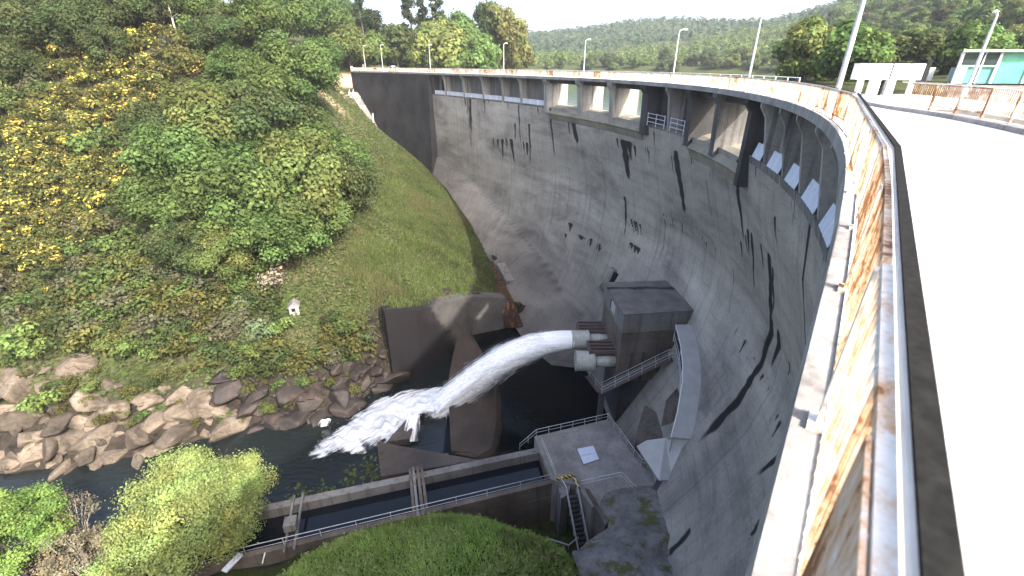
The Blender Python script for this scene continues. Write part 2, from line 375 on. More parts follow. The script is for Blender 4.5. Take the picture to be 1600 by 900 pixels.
    M['hazard'] = m.col(m.ramp(w, (.49, (.02, .02, .02)), (.51, (.55, .42, .04))))
    # water
    def water(name, c, rough, sc_, st, sx=(1, 1, 1), sp=.5):
        m = NT(name, rough, sp); p = m.geo(sx); n = m.noise(p, sc_, 5, .6, .4); m.bump(n, st, .12); M_ = m.col(c); return M_
    M['pool'] = water('dark_pool_water', (.002, .003, .0035), .14, .9, .35, (1, 1, 1), .16)
    M['river'] = water('river_water', (.008, .011, .011), .10, 1.3, .8, (.6, 1.2, 1))
    M['tank'] = water('basin_water', (.006, .008, .011), .08, 1.0, .12, (1, 1, 1), .3)
    M['lake'] = water('reservoir_water', (.03, .05, .045), .06, .35, .3)
    # foam / spray
    for nm_, st_ in (('foam', ((.28, (.74, .77, .80)), (.42, (.82, .84, .85)), (.6, (.88, .89, .90)))), ('foam2', ((.32, (.26, .29, .33)), (.44, (.50, .53, .56)), (.58, (.70, .72, .73))))):
        m = NT('white_water_'+nm_, .6, .3); m.b.inputs['Subsurface Weight'].default_value = 0
        fl = m.attr('fl', 'Vector'); n = m.noise(m.coord(src=fl, scale=(.16, 2.6, 1)), 1.2, 6, .6)
        c = m.col(m.ramp(n, *st_)); m.bump(n, .15, .15)
        a = m.attr('dens'); n3 = m.noise(m.coord(src=fl, scale=(.22, 2.2, 1)), 1.3, 7, .7)
        k = m.math('ADD', a, m.math('MULTIPLY', m.math('SUBTRACT', n3, .5), 2.0))
        m.put(m.b.inputs['Alpha'], m.ramp(k, (.3, 0.), (.75, 1.)))
        M[nm_] = c
    m = NT('water_spray', .7, .2); m.put(m.b.inputs['Alpha'], .55); M['spray'] = m.col((.88, .9, .92))
    # rock
    m = NT('river_rock', .85, .25); p = m.geo(); n1 = m.noise(p, .35, 6, .6); n2 = m.noise(p, 2.4, 8, .7); oi = m.node('ShaderNodeObjectInfo').outputs['Random']
    c = m.ramp(n1, (.3, (.05, .041, .033)), (.5, (.15, .118, .088)), (.7, (.23, .19, .146)))
    c = m.mix(.7, c, m.ramp(n2, (.3, .4), (.7, 1.05)), 'MULTIPLY')
    zz = m.node('ShaderNodeSeparateXYZ', i0=p).outputs[2]
    wetl = m.math('ADD', zz, m.math('MULTIPLY', n1, 2.))
    c = m.mix(m.ramp(m.math('MULTIPLY', m.math('ADD', wetl, 45.2), .5), (0, .8), (.5, 0.)), c, (.05, .032, .02))
    c = m.mix(m.ramp(m.attr('darkrock'), (0, 0.), (1, .8)), c, (.028, .024, .022))
    c = m.mix(m.math('MULTIPLY', m.ramp(m.noise(p, .9, 5, .7), (.56, 0.), (.66, 1.)), .5), c, (.045, .05, .018))
    vo = m.node('ShaderNodeTexVoronoi', Vector=m.node('ShaderNodeVectorMath', _operation='ADD', i0=m.geo((.55, .8, .9)), i1=m.node('ShaderNodeTexNoise', Vector=p, Scale=.8, Detail=4.).outputs['Color']).outputs[0], Scale=.33, _feature='DISTANCE_TO_EDGE').outputs['Distance']
    crk = m.ramp(vo, (0, 1.), (.008, .6), (.02, 0.)); c = m.mix(m.math('MULTIPLY', crk, .45), c, (.018, .014, .012)); c = m.mix(1., c, m.ramp(oi, (0, .5), (.5, .95), (1, 1.25)), 'MULTIPLY')
    M['rock'] = m.col(c); m.bump(m.math('SUBTRACT', n2, m.math('MULTIPLY', crk, .3)), .8, .2)
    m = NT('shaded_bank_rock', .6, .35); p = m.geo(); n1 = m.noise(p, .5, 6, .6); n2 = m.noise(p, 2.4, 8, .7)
    c = m.ramp(n1, (.3, (.012, .010, .010)), (.55, (.034, .025, .021)), (.72, (.075, .052, .038)))  # darker copy of the river rock, bank shade put into its colour
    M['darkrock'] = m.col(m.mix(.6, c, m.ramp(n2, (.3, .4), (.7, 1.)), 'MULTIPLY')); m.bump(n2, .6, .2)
    # terrain
    m = NT('hillside_soil', .95, .1); p = m.geo(); n1 = m.noise(p, .12, 6, .65); n2 = m.noise(p, 1.3, 7, .7)
    g = m.ramp(n2, (.3, (.020, .030, .010)), (.55, (.045, .062, .018)), (.75, (.085, .095, .03)))
    so = m.ramp(n2, (.3, (.045, .035, .022)), (.7, (.13, .10, .065)))
    c = m.mix(m.ramp(n1, (.42, 0.), (.62, .75)), g, so)
    c = m.mix(m.attr('rocky'), c, m.ramp(m.noise(p, .7, 7, .65), (.3, (.010, .009, .008)), (.7, (.055, .044, .034))))  # rocky ground coloured dark to stand for shade between the boulders
    c = m.mix(m.attr('path'), c, m.ramp(n2, (.3, (.30, .215, .14)), (.7, (.42, .32, .22))))
    c = m.mix(m.math('MULTIPLY', m.attr('mead'), m.ramp(m.noise(p, .22, 5, .7), (.38, .35), (.52, 1.))), c, m.ramp(n2, (.3, (.030, .036, .012)), (.5, (.040, .056, .014)), (.72, (.070, .080, .026))))
    M['soil'] = m.col(c); m.bump(n2, .9, .35)
    # foliage: per-leaf colour lives on the mesh
    def leaf(name, trans=.45, var=.25):
        mt = bpy.data.materials.new(name); mt.use_nodes = True; t = mt.node_tree; t.nodes.clear(); m = NT.__new__(NT); m.mat = mt; m.t = t; m.n = t.nodes
        a = m.attr('leafcol', 'Color'); oi = m.node('ShaderNodeObjectInfo').outputs['Random']
        hsv = m.node('ShaderNodeHueSaturation', Hue=m.math('ADD', .488, m.math('MULTIPLY', oi, .024)), Saturation=.95, Value=m.math('ADD', 1.22-var/2, m.math('MULTIPLY', oi, var)), Color=a).outputs[0]
        d = m.node('ShaderNodeBsdfDiffuse', Color=hsv); tr = m.node('ShaderNodeBsdfTranslucent', Color=hsv)
        mx = m.node('ShaderNodeMixShader', Fac=trans, i1=d.outputs[0], i2=tr.outputs[0])
        o = m.node('ShaderNodeOutputMaterial', Surface=mx.outputs[0]); return mt
    M['leaf'] = leaf('tree_foliage'); M['grass'] = leaf('grass_blades', .3, .1)
build_materials()

# ------------------------------------------------------------------ light
w = bpy.data.worlds.new('World'); sc.world = w; w.use_nodes = True
SUN_EL, SUN_AZ = R_(41), R_(-52)      # azimuth from +X
L = Vector((math.cos(SUN_EL)*math.cos(SUN_AZ), math.cos(SUN_EL)*math.sin(SUN_AZ), math.sin(SUN_EL)))
sky = w.node_tree.nodes.new('ShaderNodeTexSky'); sky.sky_type = 'NISHITA'; sky.sun_disc = False
sky.sun_elevation = SUN_EL; sky.sun_rotation = math.atan2(L.x, L.y); sky.air_density = .75; sky.dust_density = 5.; sky.ozone_density = .6
bg = w.node_tree.nodes['Background']; bg.inputs['Strength'].default_value = .15
w.node_tree.links.new(sky.outputs[0], bg.inputs['Color'])
sd = bpy.data.lights.new('sun', 'SUN'); sd.energy = 2.5; sd.angle = R_(.6); sd.color = (1, .95, .87)
so = bpy.data.objects.new('sun', sd); COL.objects.link(so); so.rotation_euler = L.to_track_quat('Z', 'Y').to_euler()
sc.view_settings.view_transform = 'Standard'; sc.view_settings.look = 'None'; sc.view_settings.exposure = 2.15; sc.view_settings.gamma = 1
sc.cycles.max_bounces = 6; sc.cycles.diffuse_bounces = 3; sc.cycles.glossy_bounces = 2; sc.cycles.transparent_max_bounces = 10
sc.cycles.use_denoising = True
sc.cycles.sample_clamp_indirect = 6

# ------------------------------------------------------------------ ground and water
xs = np.concatenate([np.arange(-900, -140, 20), np.arange(-140, 40, 1), np.arange(40, 330, 4), np.arange(330, 1500, 26)])
ys = np.concatenate([np.arange(-60, 10, 5), np.arange(10, 216, 1), np.arange(216, 520, 5), np.arange(520, 2300, 26)])
gx, gy = np.meshgrid(xs, ys, indexing='ij'); gx, gy = gx.ravel().astype(float), gy.ravel().astype(float)
gz = height(gx, gy)
inner = (gx > -135) & (gx < 30) & (gy > 12) & (gy < 200)
rocky = np.clip(1.3-np.abs(gz+43.5)/4.5, 0, 1)*(gx < -17)*(gy < 80)*1.3
rocky = np.clip(rocky+sstep(.16, .3, fbm(gx*.05, gy*.05, oct=4, seed=31))*(gz > -38)*.5*(gx < -45)*(gy < 110), 0, 1)
pc_ = [ground_hit(u, v) for u, v in ((540, 128), (530, 140), (520, 158))]
path = sum(np.exp(-(((gx-q[0])/3.8)**2+((gy-q[1])/4.2)**2)) for q in pc_)*1.3
mead = sstep(-36, -24, gx+.25*(gy-60)*-1*0+(gy > 100)*(gy-100)*.30)*(gy > 58)*(gy < 172)*(gx < 5)
slope = np.hypot(*[g.ravel() for g in np.gradient(gz.reshape(len(xs), len(ys)), xs, ys)])
rocky = np.maximum(rocky, sstep(1.3, 1.9, slope)*(gx > -60)*(gx < 8)*(gy > 45)*(gy < 100))
mead = mead*(1-sstep(1.0, 1.5, slope))
mead = np.maximum(mead, .75*((gx > 50) | (gy > 260)))
mead = np.maximum(mead, ((gx > -34) & (gy < 36) & (gx < 5.2)).astype(float)*(gz > -42))
terrain = fast_mesh('terrain', np.stack([gx, gy, gz], 1), grid_faces(len(xs), len(ys)), M['soil'], smooth=True,
    attrs={'rocky': ('FLOAT', rocky), 'path': ('FLOAT', np.clip(path*1.5-.3, 0, 1)), 'mead': ('FLOAT', np.clip(mead*1.2, 0, 1))})
tag(terrain, kind='structure')
def sheet(name, x0, x1, y0, y1, z, mat, n=2):
    a = np.linspace(x0, x1, n); b = np.linspace(y0, y1, n); X_, Y_ = np.meshgrid(a, b, indexing='ij')
    return tag(fast_mesh(name, np.stack([X_.ravel(), Y_.ravel(), np.full(n*n, z)], 1), grid_faces(n, n), mat), kind='structure')
river = MB().prism([(-300, 20), (-9.4, 34), (-8.6, 43), (-10.4, 57), (-10.4, 72), (-300, 72)], -46.5, -45.5).build('river', M['river']); tag(river, kind='structure')
pool = MB().prism([(-9, 42), (4, 42.6), (12, 46), (30, 46), (30, 95), (-12, 95), (-10, 60)], -46.5, -45.0).build('plunge_pool_water', M['pool']); tag(pool, kind='structure')
lk = []
for s in np.arange(-30, 206.1, 4): p = pt(s, -4.6, -5.1); lk.append((p.x, p.y, -5.1))
n = len(lk); lv = lk+[(x+1500, y, z) if i < 30 else (x+900, y+1800, z) for i, (x, y, z) in enumerate(lk)]
lakem = MB().add(lv, [(i, n+i, n+i+1, i+1) for i in range(n-1)])
lake = lakem.build('reservoir_water', M['lake']); tag(lake, kind='structure')

# ------------------------------------------------------------------ the dam
dam = tag(empty('arch_dam', pt(70, 0, 0)), 'curved grey concrete arch dam streaked with black stains, its crest road above', 'dam')
def dpart(mb, name, mat, parent=dam, **k):
    o = mb.build(name, mat, None, **k); o.parent = parent; o.matrix_parent_inverse = parent.matrix_world.inverted() if parent.type != 'EMPTY' else Matrix.Translation(parent.location).inverted(); return o
def own(o, parent):
    o.parent = parent; o.matrix_parent_inverse = (Matrix.Translation(parent.location) @ parent.rotation_euler.to_matrix().to_4x4()).inverted(); return o
# downstream face, with the marks that run down it
su = np.concatenate([np.arange(-24, 12, 1.), np.arange(12, 130, .2), np.arange(130, 150.5, .5)]); zu = np.concatenate([np.arange(-5.25, -36, -.4), np.arange(-36, -53, -.7)])
SU, ZU = np.meshgrid(su, zu, indexing='ij'); s_, z_ = SU.ravel(), ZU.ravel(); z_ = z_+.64*np.clip((z_+7)/1.75, 0, 1)*(s_ < 42.5)
d_ = dface(s_, z_); fx, fy, fnx, fny = frame(s_)
stain = np.zeros_like(s_)
def streak(s0, z0, s1, z1, w0, w1=.05, k=1., wig=.25):
    global stain
    t = np.clip((z0-z_)/(z0-z1), 0, 1); w0, w1 = w0*1.3, w1*1.5; c = s0+(s1-s0)*t+(vnoise(z_*.6, z_*0+s0, seed=5)-.5)*wig
    wd = (w0+(w1-w0)*t)*(.7+.6*vnoise(z_*1.4, z_*0+s0*3, seed=6))
    a = np.clip(1.25-np.abs(s_-c)/np.maximum(wd, .02), 0, 1)*((z_ < z0+.1) & (z_ > z1))*np.clip((z_-z1)/(.25*(z0-z1))+.15, 0, 1)
    stain = np.maximum(stain, a*k)
for a in [(117.5, -13.6, 118, -18.4, .5), (114, -13.1, 113.5, -18.8, .55), (116, -13.3, 116, -16, .3), (119.5, -13.8, 119.6, -16, .35), (121.4, -14, 121.4, -16.4, .3), (112, -9.6, 112.5, -13.4, .35), (106.5, -9.2, 107.5, -18.3, .35), (108, -13, 108, -16.3, .4), (109.3, -13, 109.3, -15, .3), (110, -5.4, 110.5, -15.1, .3, .1, .7),
          (130.5, -5, 131, -14.2, .55, .2, .9), (133.2, -4.6, 132.5, -9.4, .45), (131.8, -4.6, 131.6, -20, .5, .3, .55), (124, -4.6, 124, -8.6, .3), (91, -7, 90, -11.2, 1.0, .3), (92.5, -7, 92.4, -10, .35, .05, .8), (98.5, -5.6, 98.5, -15.6, .35, .1, .8), (103, -5, 103, -7, .2),
          (75.6, -8.2, 75.3, -14.6, 1.0, .45), (74, -8.4, 73.8, -11.2, .9), (72.5, -8.6, 72.5, -10.4, .4), (77.5, -8.4, 77.5, -10, .3), (61, -7.7, 60.2, -15.8, .75, .3), (67, -6, 66.6, -9.5, .25, .05, .6),
          (44.6, -5.4, 44, -13, .45, .25), (34.5, -7.6, 34, -9.6, .35), (41.6, -11, 42.4, -17.2, .32), (42.6, -11.2, 43, -14, .3), (43.4, -12, 43.4, -14, .2), (37, -11.3, 38, -17.6, .4, .45), (38, -17.2, 39.6, -33.5, .42, .5), (36.2, -12, 37.2, -16.2, .18, .1), (39.2, -11, 39, -14, .22), (36, -17.2, 36.6, -21.2, .5), (45, -13.2, 45.2, -15.6, .2), (33, -18, 33, -19, .2),
          (77, -17.6, 76, -24.5, .35, .1, .9), (75, -20.6, 73.5, -22.8, .3), (74, -20.6, 73, -22.6, .3), (73.4, -20.8, 72.4, -22.8, .3), (72.4, -20.8, 71.6, -22.4, .25), (73.5, -24.2, 73.2, -25.4, .6), (72.4, -24.2, 72.2, -25.6, .6), (71.4, -24.4, 71.2, -25.4, .5), (92.3, -26.9, 91.8, -28.4, .8), (93, -29, 92.6, -30.2, .4), (85, -27.6, 84.6, -29, .5), (88, -28, 88, -28.8, 1., .4, .8), (82, -27.4, 81.6, -29, .5, .2, .8),
          (25.5, -5, 27, -16, .28), (27, -16, 30.8, -27.5, .34, .2), (23.4, -12, 26.2, -22, .16, .1), (26.6, -27.2, 26, -28.6, .35), (31, -35.6, 30.2, -39, .3, .4, .8), (50, -5, 49.6, -8, .3), (57, -4.5, 56.8, -9, .3, .1, .7), (66, -18, 65.6, -25, .2, .1, .6), (29.6, -4.2, 30, -7, .25, .1, .6), (53, -9, 52.6, -15, .18, .08, .6), (48, -17, 47.6, -24, .2, .1, .5), (19, -5, 20.6, -14, .2, .1)]:
    streak(*a)
for s0, s1, zc, amp, seed in [(106, 122, -13.5, 4.5, 1), (80, 93, -27.8, 2.0, 2), (69.5, 74.5, -24.5, 1.6, 3), (56, 60, -6.2, 2, 4), (62, 79, -8.6, 2.5, 5), (99, 132, -5.0, 2.2, 6), (13, 44, -4.6, 2.0, 7), (45, 68, -17., 2, 8), (26, 45, -22.5, 2.4, 9)]:
    r_ = np.random.default_rng(seed)
    for k in range(int((s1-s0)*1.1)):
        ss = r_.uniform(s0, s1); streak(ss, zc+r_.uniform(-.1, .1), ss+r_.uniform(-.2, .2), zc-amp*r_.uniform(.15, 1)**2, r_.uniform(.08, .2), .03, r_.uniform(.4, .95), .1)
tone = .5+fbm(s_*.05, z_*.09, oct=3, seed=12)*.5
tone = tone+.30*sstep(75, 112, s_)*sstep(-19, -8, z_-3*fbm(s_*.1, z_*.2, seed=2)*4)*sstep(150, 143, s_)       # cleaner concrete under the left bays, with sunlight painted in as extra paleness
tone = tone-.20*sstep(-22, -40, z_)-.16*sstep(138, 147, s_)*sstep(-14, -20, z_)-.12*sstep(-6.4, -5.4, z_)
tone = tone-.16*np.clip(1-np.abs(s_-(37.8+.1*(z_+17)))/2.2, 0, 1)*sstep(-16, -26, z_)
j_ = np.interp(s_, JS, JZ)-z_; tone = tone+np.where((j_ > 0) & (s_ > 60), -.12, 0)-.2*np.clip(1-np.abs(j_)/.35, 0, 1)  # socle tone lowered to paint shade over its sunlit slope; dark joint line
fv = np.stack([fx+d_*fnx, fy+d_*fny, z_], 1)
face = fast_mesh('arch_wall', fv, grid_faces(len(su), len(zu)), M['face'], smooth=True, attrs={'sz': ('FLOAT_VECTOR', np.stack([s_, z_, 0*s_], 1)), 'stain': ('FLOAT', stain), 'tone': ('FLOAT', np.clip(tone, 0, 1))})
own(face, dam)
def strip(svals, rings, closed=True):
    """sweep a (d, z) profile along the crest; rings may be a function of s"""
    mb = MB(); vs = []; k = None
    for s in svals:
        pr = rings(s) if callable(rings) else rings; k = len(pr)
        vs += [tuple(pt(s, d, z)) for d, z in pr]
    n = len(svals); fs = [(i*k+j, i*k+(j+1) % k, (i+1)*k+(j+1) % k, (i+1)*k+j) for i in range(n-1) for j in range(k if closed else k-1)]
    if closed: fs += [tuple(range(k))[::-1], tuple((n-1)*k+j for j in range(k))]
    return mb.add(vs, fs)
# gravity wall at the left end, standing a little proud of the arch
gs = np.arange(150.2, 201.5, 2.)
dpart(strip(np.append(gs, 201.2), lambda s: [(-6, -46), (1.2, -46), (-.12, -4.6), (-.12, -.46), (-6, -.46)]), 'gravity_wall', M['grav'])
# upstream shell closing the arch from behind
dpart(strip(np.arange(-24, 150.2, 3.), [(-6.9, -5.6), (-6.9, -46), (-6.6, -46), (-6.6, -5.6)]), 'upstream_face', M['conc'])
DUP_S = [-30, 10, 19.5, 21.5, 23.5, 25.5, 27.5, 29, 42, 44, 206]; DUP_D = [-5.6, -5.4, -4.87, -4.7, -4.46, -4.12, -3.6, -3.5, -3.5, -3.55, -3.55]
dup_ = lambda s: float(np.interp(s, DUP_S, DUP_D))
allS = np.concatenate([np.arange(-28, 60, 1.), np.arange(60, 202, 2.), [201.3]])
slab = dpart(strip(allS, lambda s: [(0, -.46), (0, -.02), (dup_(s)-.45, -.02), (dup_(s)-.45, -.46)]), 'crest_slab', M['slab'])
road = strip(allS, lambda s: [(-.16, -.016), (-.16, .004), (dup_(s), .004), (dup_(s), -.016)]).build('crest_road', M['road']); tag(road, kind='structure')
dpart(strip(allS, lambda s: [(dup_(s)+.16, .006), (dup_(s)+.13, .15), (dup_(s)-.40, .15), (dup_(s)-.40, .006)]), 'kerb', M['slab'])
# piers, bays and sills
def pier(s, th, mat='pier', back=-5.2, zb=-5.6, nose=-.1):
    p0 = []
    prof = [(-.16, -.46), (-.16, -.8), (-.62, -1.5), (-1.0+nose, zb), (back, zb), (back, -.46)]
    mb = MB(); vs = [tuple(pt(s-th/2, d, z)) for d, z in prof]+[tuple(pt(s+th/2, d, z)) for d, z in prof]
    k = len(prof); mb.add(vs, [tuple(range(k)), tuple(range(k, 2*k))[::-1]]+[(i, k+i, k+(i+1) % k, (i+1) % k) for i in range(k)])
    return dpart(mb, 'pier', M[mat])
for s in (142.6, 133.3, 124.5, 116.2, 109.0): pier(s, .55)
pier(149.4, 1.1, 'dark_conc'); pier(99.5, 1.3, 'pier', zb=-6.3, nose=.2)
for s in (88.6, 78.9): pier(s, 1.2, zb=-6.1, nose=-.02)
pier(69.2, 1.6, 'dark_conc', zb=-6.6, nose=.25); pier(62.9, .5); pier(57.2, 1.2, 'dark_conc', zb=-6.3, nose=.2); pier(50.3, 1.2, 'pier2', zb=-6.2, nose=.2); pier(42.3, .9, 'dark_conc', zb=-7.2, nose=.35)
for s in (38.5, 33.9, 29.6, 24.5, 19.6, 14.8): pier(s, .36, back=-3., zb=-4.75, nose=-.25)
def bay(s0, s1, mat='conc', d=-2.7, zl=-5.2):
    a = list(np.linspace(s0, s1, 5))
    dpart(strip(a, [(d, -6), (d, -.46), (d-.5, -.46), (d-.5, -6)]), 'bay_wall', M[mat])
    dpart(strip(a, lambda s: [(float(dface(s, zl-.05))+.03, zl-.07), (d, zl), (d, -6), (float(dface(s, -6))-.05, -6)]), 'ledge', M['conc'])
for a, b in [(100.1, 108.7), (109.3, 115.9), (116.5, 124.2), (124.8, 133.), (133.6, 142.3), (142.9, 148.9), (63.1, 68.4), (57.8, 62.6), (38.7, 41.9), (34.1, 38.3), (29.8, 33.7), (24.7, 29.4), (19.8, 24.3), (15, 19.4), (-20, 14.6)]:
    bay(a, b, 'dark_conc' if 57 < a < 69 else 'pier' if 13 < a < 42 else 'conc', -1.95 if 13 < a < 42 else -2.7, -4.57 if a < 42 else -5.2)
def sill(s0, s1):
    a = list(np.linspace(s0, s1, 16))
    dpart(strip(a, [(-1.0, -6.62), (-.78, -6.36), (-1.1, -6.0), (-1.6, -5.55), (-2.3, -5.12), (-3.1, -4.92), (-3.9, -4.9), (-4.8, -5.1), (-6.6, -7), (-3, -8.2), (-1.3, -7.4)]), 'spillway_sill', M['sill'], smooth=False)
    dpart(strip(a, [(-1.1, -.46), (-1.1, -1.15), (-1.5, -1.15), (-1.5, -.46)]), 'edge_beam', M['dark_conc'])
sill(69.9, 98.9); sill(42.7, 56.7)
# doorway in the first bay
dpart(strip([145.9, 147.3], [(-2.62, -5.0), (-2.62, -1.7), (-2.75, -1.7), (-2.75, -5.0)]), 'doorway', M['black'])

# low barriers in the bays
for i, (a, b) in enumerate([(100.3, 108.6), (109.4, 115.8), (116.6, 124.1), (124.9, 132.9), (133.7, 142.2), (143, 148.7)]):
    t = empty('bay_barrier', pt((a+b)/2, -.95, -3.95))
    tag(t, ['bluish white low barrier in the left bay beside the spillway opening', 'bluish white low barrier in the second bay left of the spillway', 'bluish white low barrier in the third bay left of the spillway', 'bluish white low barrier in the middle of the far left bays', 'bluish white low barrier in the bay beside the doorway bay', 'bluish white low barrier below the dark doorway'][i], 'barrier', 'low barriers in the bays of the dam')
    own(strip(list(np.linspace(a, b, 6)), [(-1.23, -5.2), (-1.23, -4.4), (-1.27, -4.4), (-1.27, -5.2)]).build('panel', M['bluewhite']), t)
    for s in np.linspace(a+.1, b-.1, 4):
        own(MB().bar(pt(s, -1.2, -5.25), pt(s, -1.2, -4.25), .09, .09).build('post', M['white']), t)
    own(strip(list(np.linspace(a, b, 6)), [(-1.18, -4.37), (-1.18, -4.29), (-1.26, -4.29), (-1.26, -4.37)]).build('top_rail', M['white']), t)
for i, (a, b) in enumerate([(38.9, 41.7), (34.3, 38.1), (30, 33.5), (24.9, 29.2), (20, 24.1)]):
    t = empty('bay_barrier', pt((a+b)/2, -.95, -3.95))
    tag(t, ['small white sheet barrier in the bay right of the second spillway opening', 'white sheet barrier in the second bay right of the spillway', 'white sheet barrier in the third bay from the spillway, cast shadow above', 'tall white sheet barrier near the dark end bay under the near railing', 'white sheet barrier closest to the rusty near railing'][i], 'barrier', 'low barriers in the bays of the dam')
    m_ = (a+b)/2
    a = a+.25; b = b-.9*(b-a)/4.5; m_ = (a+b)/2
    for c, e in ((a, m_-.05), (m_+.05, b)):
        own(strip([c, e], [(-1.1, -4.6), (-1.4, -3.55), (-1.44, -3.55), (-1.14, -4.6)]).build('panel', M['bluewhite']), t)
    own(MB().bar(pt(m_, -1.13, -4.65), pt(m_, -1.45, -3.5), .08, .08).build('post', M['white']), t)
def open_rail(s0, s1, lab):
    t = empty('open_railing', pt(s0, -.7, -4)); tag(t, lab, 'railing', 'small railings on the middle block of the dam')
    for s in np.linspace(s0, s1, 3): own(MB().bar(pt(s, -.85, -5.3), pt(s, -.85, -3.7), .08, .08).build('post', M['bluewhite']), t)
    for z in (-4.8, -4.3, -3.8): own(MB().bar(pt(s0, -.85, z), pt(s1, -.85, z), .06, .06).build('rail', M['bluewhite']), t)
open_rail(63.6, 68.2, 'pale open railing left of the thin pier on the middle block'); open_rail(58.3, 62, 'pale open railing right of the thin pier on the middle block')

# ------------------------------------------------------------------ railings of the crest
NEAR = [(-9.74, -13.6), (-.957, -1.78), (4.07, 4.98), (11.1, 15.9)]
def rail_path():
    P = [Vector((x, y)) for x, y in NEAR]
    for s in np.arange(22.0, 201, 2.2): p = pt(s, -.2, 0); P.append(Vector((p.x, p.y)))
    return P
def resample(P, step):
    out = [P[0]]; acc = 0.
    for a, b in zip(P[:-1], P[1:]):
        L_ = (b-a).length; t = step-acc
        while t <= L_: out.append(a+(b-a)*(t/L_)); t += step
        acc = L_-(t-step)
    return out
def railing(P, name, label, group, topmat, pan_mat, post_mat, step=2.15, bar=.012, gap=.115, deep=.05, zbase=0., htop=1.05, off=0.):
    t = empty(name, (P[0].x, P[0].y, zbase)); tag(t, label, 'railing', group)
    # handrail follows the corner points, posts and panels the even spacing
    mt = MB(); ml = MB()
    for a, b in zip(P[:-1], P[1:]):
        A = Vector((a.x, a.y, zbase+htop-.025)); B = Vector((b.x, b.y, zbase+htop-.025)); e = (B-A).normalized()*.012
        mt.bar(A-e+Vector((0, 0, .02)), B+e+Vector((0, 0, .02)), .056, .014)
        w_ = Vector((-(B-A).y, (B-A).x, 0)).normalized()*off*.12; ml.bar(A-Vector((0, 0, .02))+w_, B-Vector((0, 0, .02))+w_,   .052, .03)
    own(mt.build('handrail', topmat), t); own(ml.build('under_rail', M['cream']), t)
    Q = resample(P, step)
    for i, (a, b) in enumerate(zip(Q[:-1], Q[1:])):
        e = (b-a).normalized(); sh = Vector((-e.y, e.x))*off; a = a+sh; b = b+sh; pm = pan_mat(i, a) if callable(pan_mat) else pan_mat
        po = MB(); po.box((a.x, a.y, zbase-.02), .075, .075, htop-.09, math.atan2(e.y, e.x)); po.box((a.x, a.y, zbase-.02), .17, .15, .03, math.atan2(e.y, e.x))
        own(po.build('post', pm if callable(pan_mat) else post_mat), t)
        mb = MB(); A = Vector((a.x, a.y, 0)); E3 = Vector((e.x, e.y, 0)); Ln = (b-a).length
        for z, h in ((.17, .03), (htop-.08, .04)):
            mb.bar(A+E3*.045+Vector((0, 0, zbase+z)), A+E3*(Ln-.045)+Vector((0, 0, zbase+z)), .04, h)
        k = int((Ln-.1)/gap)
        for j in range(k+1):
            c = A+E3*(.07+(Ln-.14)*j/k); mb.box((c.x, c.y, zbase+.17), bar, deep, htop-.25, math.atan2(e.y, e.x))
        own(mb.build('bar_panel', pm), t)
    return t
PD = rail_path()
rd = railing(PD, 'downstream_railing', 'long white railing with rust stains along the downstream crest edge, dark worn handrail', None, M['dim'], M['rustwhite'], M['rustwhite'], off=.06)
# solid sheet closing the panel beside the camera
a, b = Vector((-.957, -1.78)), Vector((4.07, 4.98)); e = (b-a).normalized(); c0 = a+e*.3; c1 = a+e*3.22; nn = Vector((-e.y, e.x))*.092
own(MB().bar((c0.x+nn.x, c0.y+nn.y, .56), (c1.x+nn.x, c1.y+nn.y, .56), .012, .84).build('sheet_panel', M['rustwhite']), rd)
def up_mat(i, a):
    if 16.8 < a.y < 23.2: return M['rust']
    return M['rustwhite']
PU1 = [Vector(pt(s, dup_(s)-.2, 0)[:2]) for s in np.arange(-8, 28.3, 1.2)]
railing(PU1, 'upstream_railing', 'white bar railing with several rusted brown panels on the upstream kerb', None, M['rustwhite'], up_mat, M['rustwhite'], zbase=.15, step=1.75, bar=.018, gap=.12, deep=.018)
PU2 = [Vector(pt(s, dup_(s)-.2, 0)[:2]) for s in np.arange(42.5, 201, 2.2)]
t = empty('upstream_railing', (PU2[0].x, PU2[0].y, .0)); tag(t, 'plain pale railing along the far upstream edge of the crest road', 'railing')
mb = MB()
for z in (.5, 1.02):
    for a, b in zip(PU2[:-1], PU2[1:]): mb.bar((a.x, a.y, z), (b.x, b.y, z), .05, .05)
own(mb.build('rail', M['white']), t)
for a in PU2: own(MB().box((a.x, a.y, .1), .06, .06, .93).build('post', M['white']), t)

# bump-out beside the crest with the gate cabinet
bo = [tuple(pt(s, -3.6, 0)[:2]) for s in (28.6, 33, 38, 41.8)]+[tuple(pt(s, -11.5, 0)[:2]) for s in (41.8, 35, 28.6)]
dpart(MB().prism(bo, -3.2, -.025), 'intake_platform', M['conc'])
dpart(MB().prism([tuple(pt(s, -4.0, 0)[:2]) for s in (28.7, 33, 38, 41.7)]+[tuple(pt(s, -11.4, 0)[:2]) for s in (41.7, 35, 28.7)], -.02, .0), 'platform_paving', M['road'])
ga, gb = at(1343, 126, z=1.05)[:2], at(1434, 130, z=1.05)[:2]
ga, gb = Vector((23.3, 34.0)), Vector((27.5, 33.6)); ge = (gb-ga).normalized(); gp = Vector((-ge.y, ge.x)); gw = (gb-ga).length; ra = math.atan2(ge.y, ge.x)
gt = empty('gate_cabinet', ((ga.x+gb.x)/2, (ga.y+gb.y)/2, 0)); tag(gt, 'weathered white sheet metal gate cabinet on legs beside the crest road, black end', 'cabinet')
cc = (ga+gb)/2
mb = MB().box((cc.x+gp.x*.35, cc.y+gp.y*.35, 1.0), gw, .7, 1.0, ra); own(mb.build('cabinet_body', M['white']), gt)
own(MB().box((gb.x+gp.x*.35+ge.x*.06, gb.y+gp.y*.35+ge.y*.06, .8), .32, .74, 1.4, ra).build('end_panel', M['black']), gt)
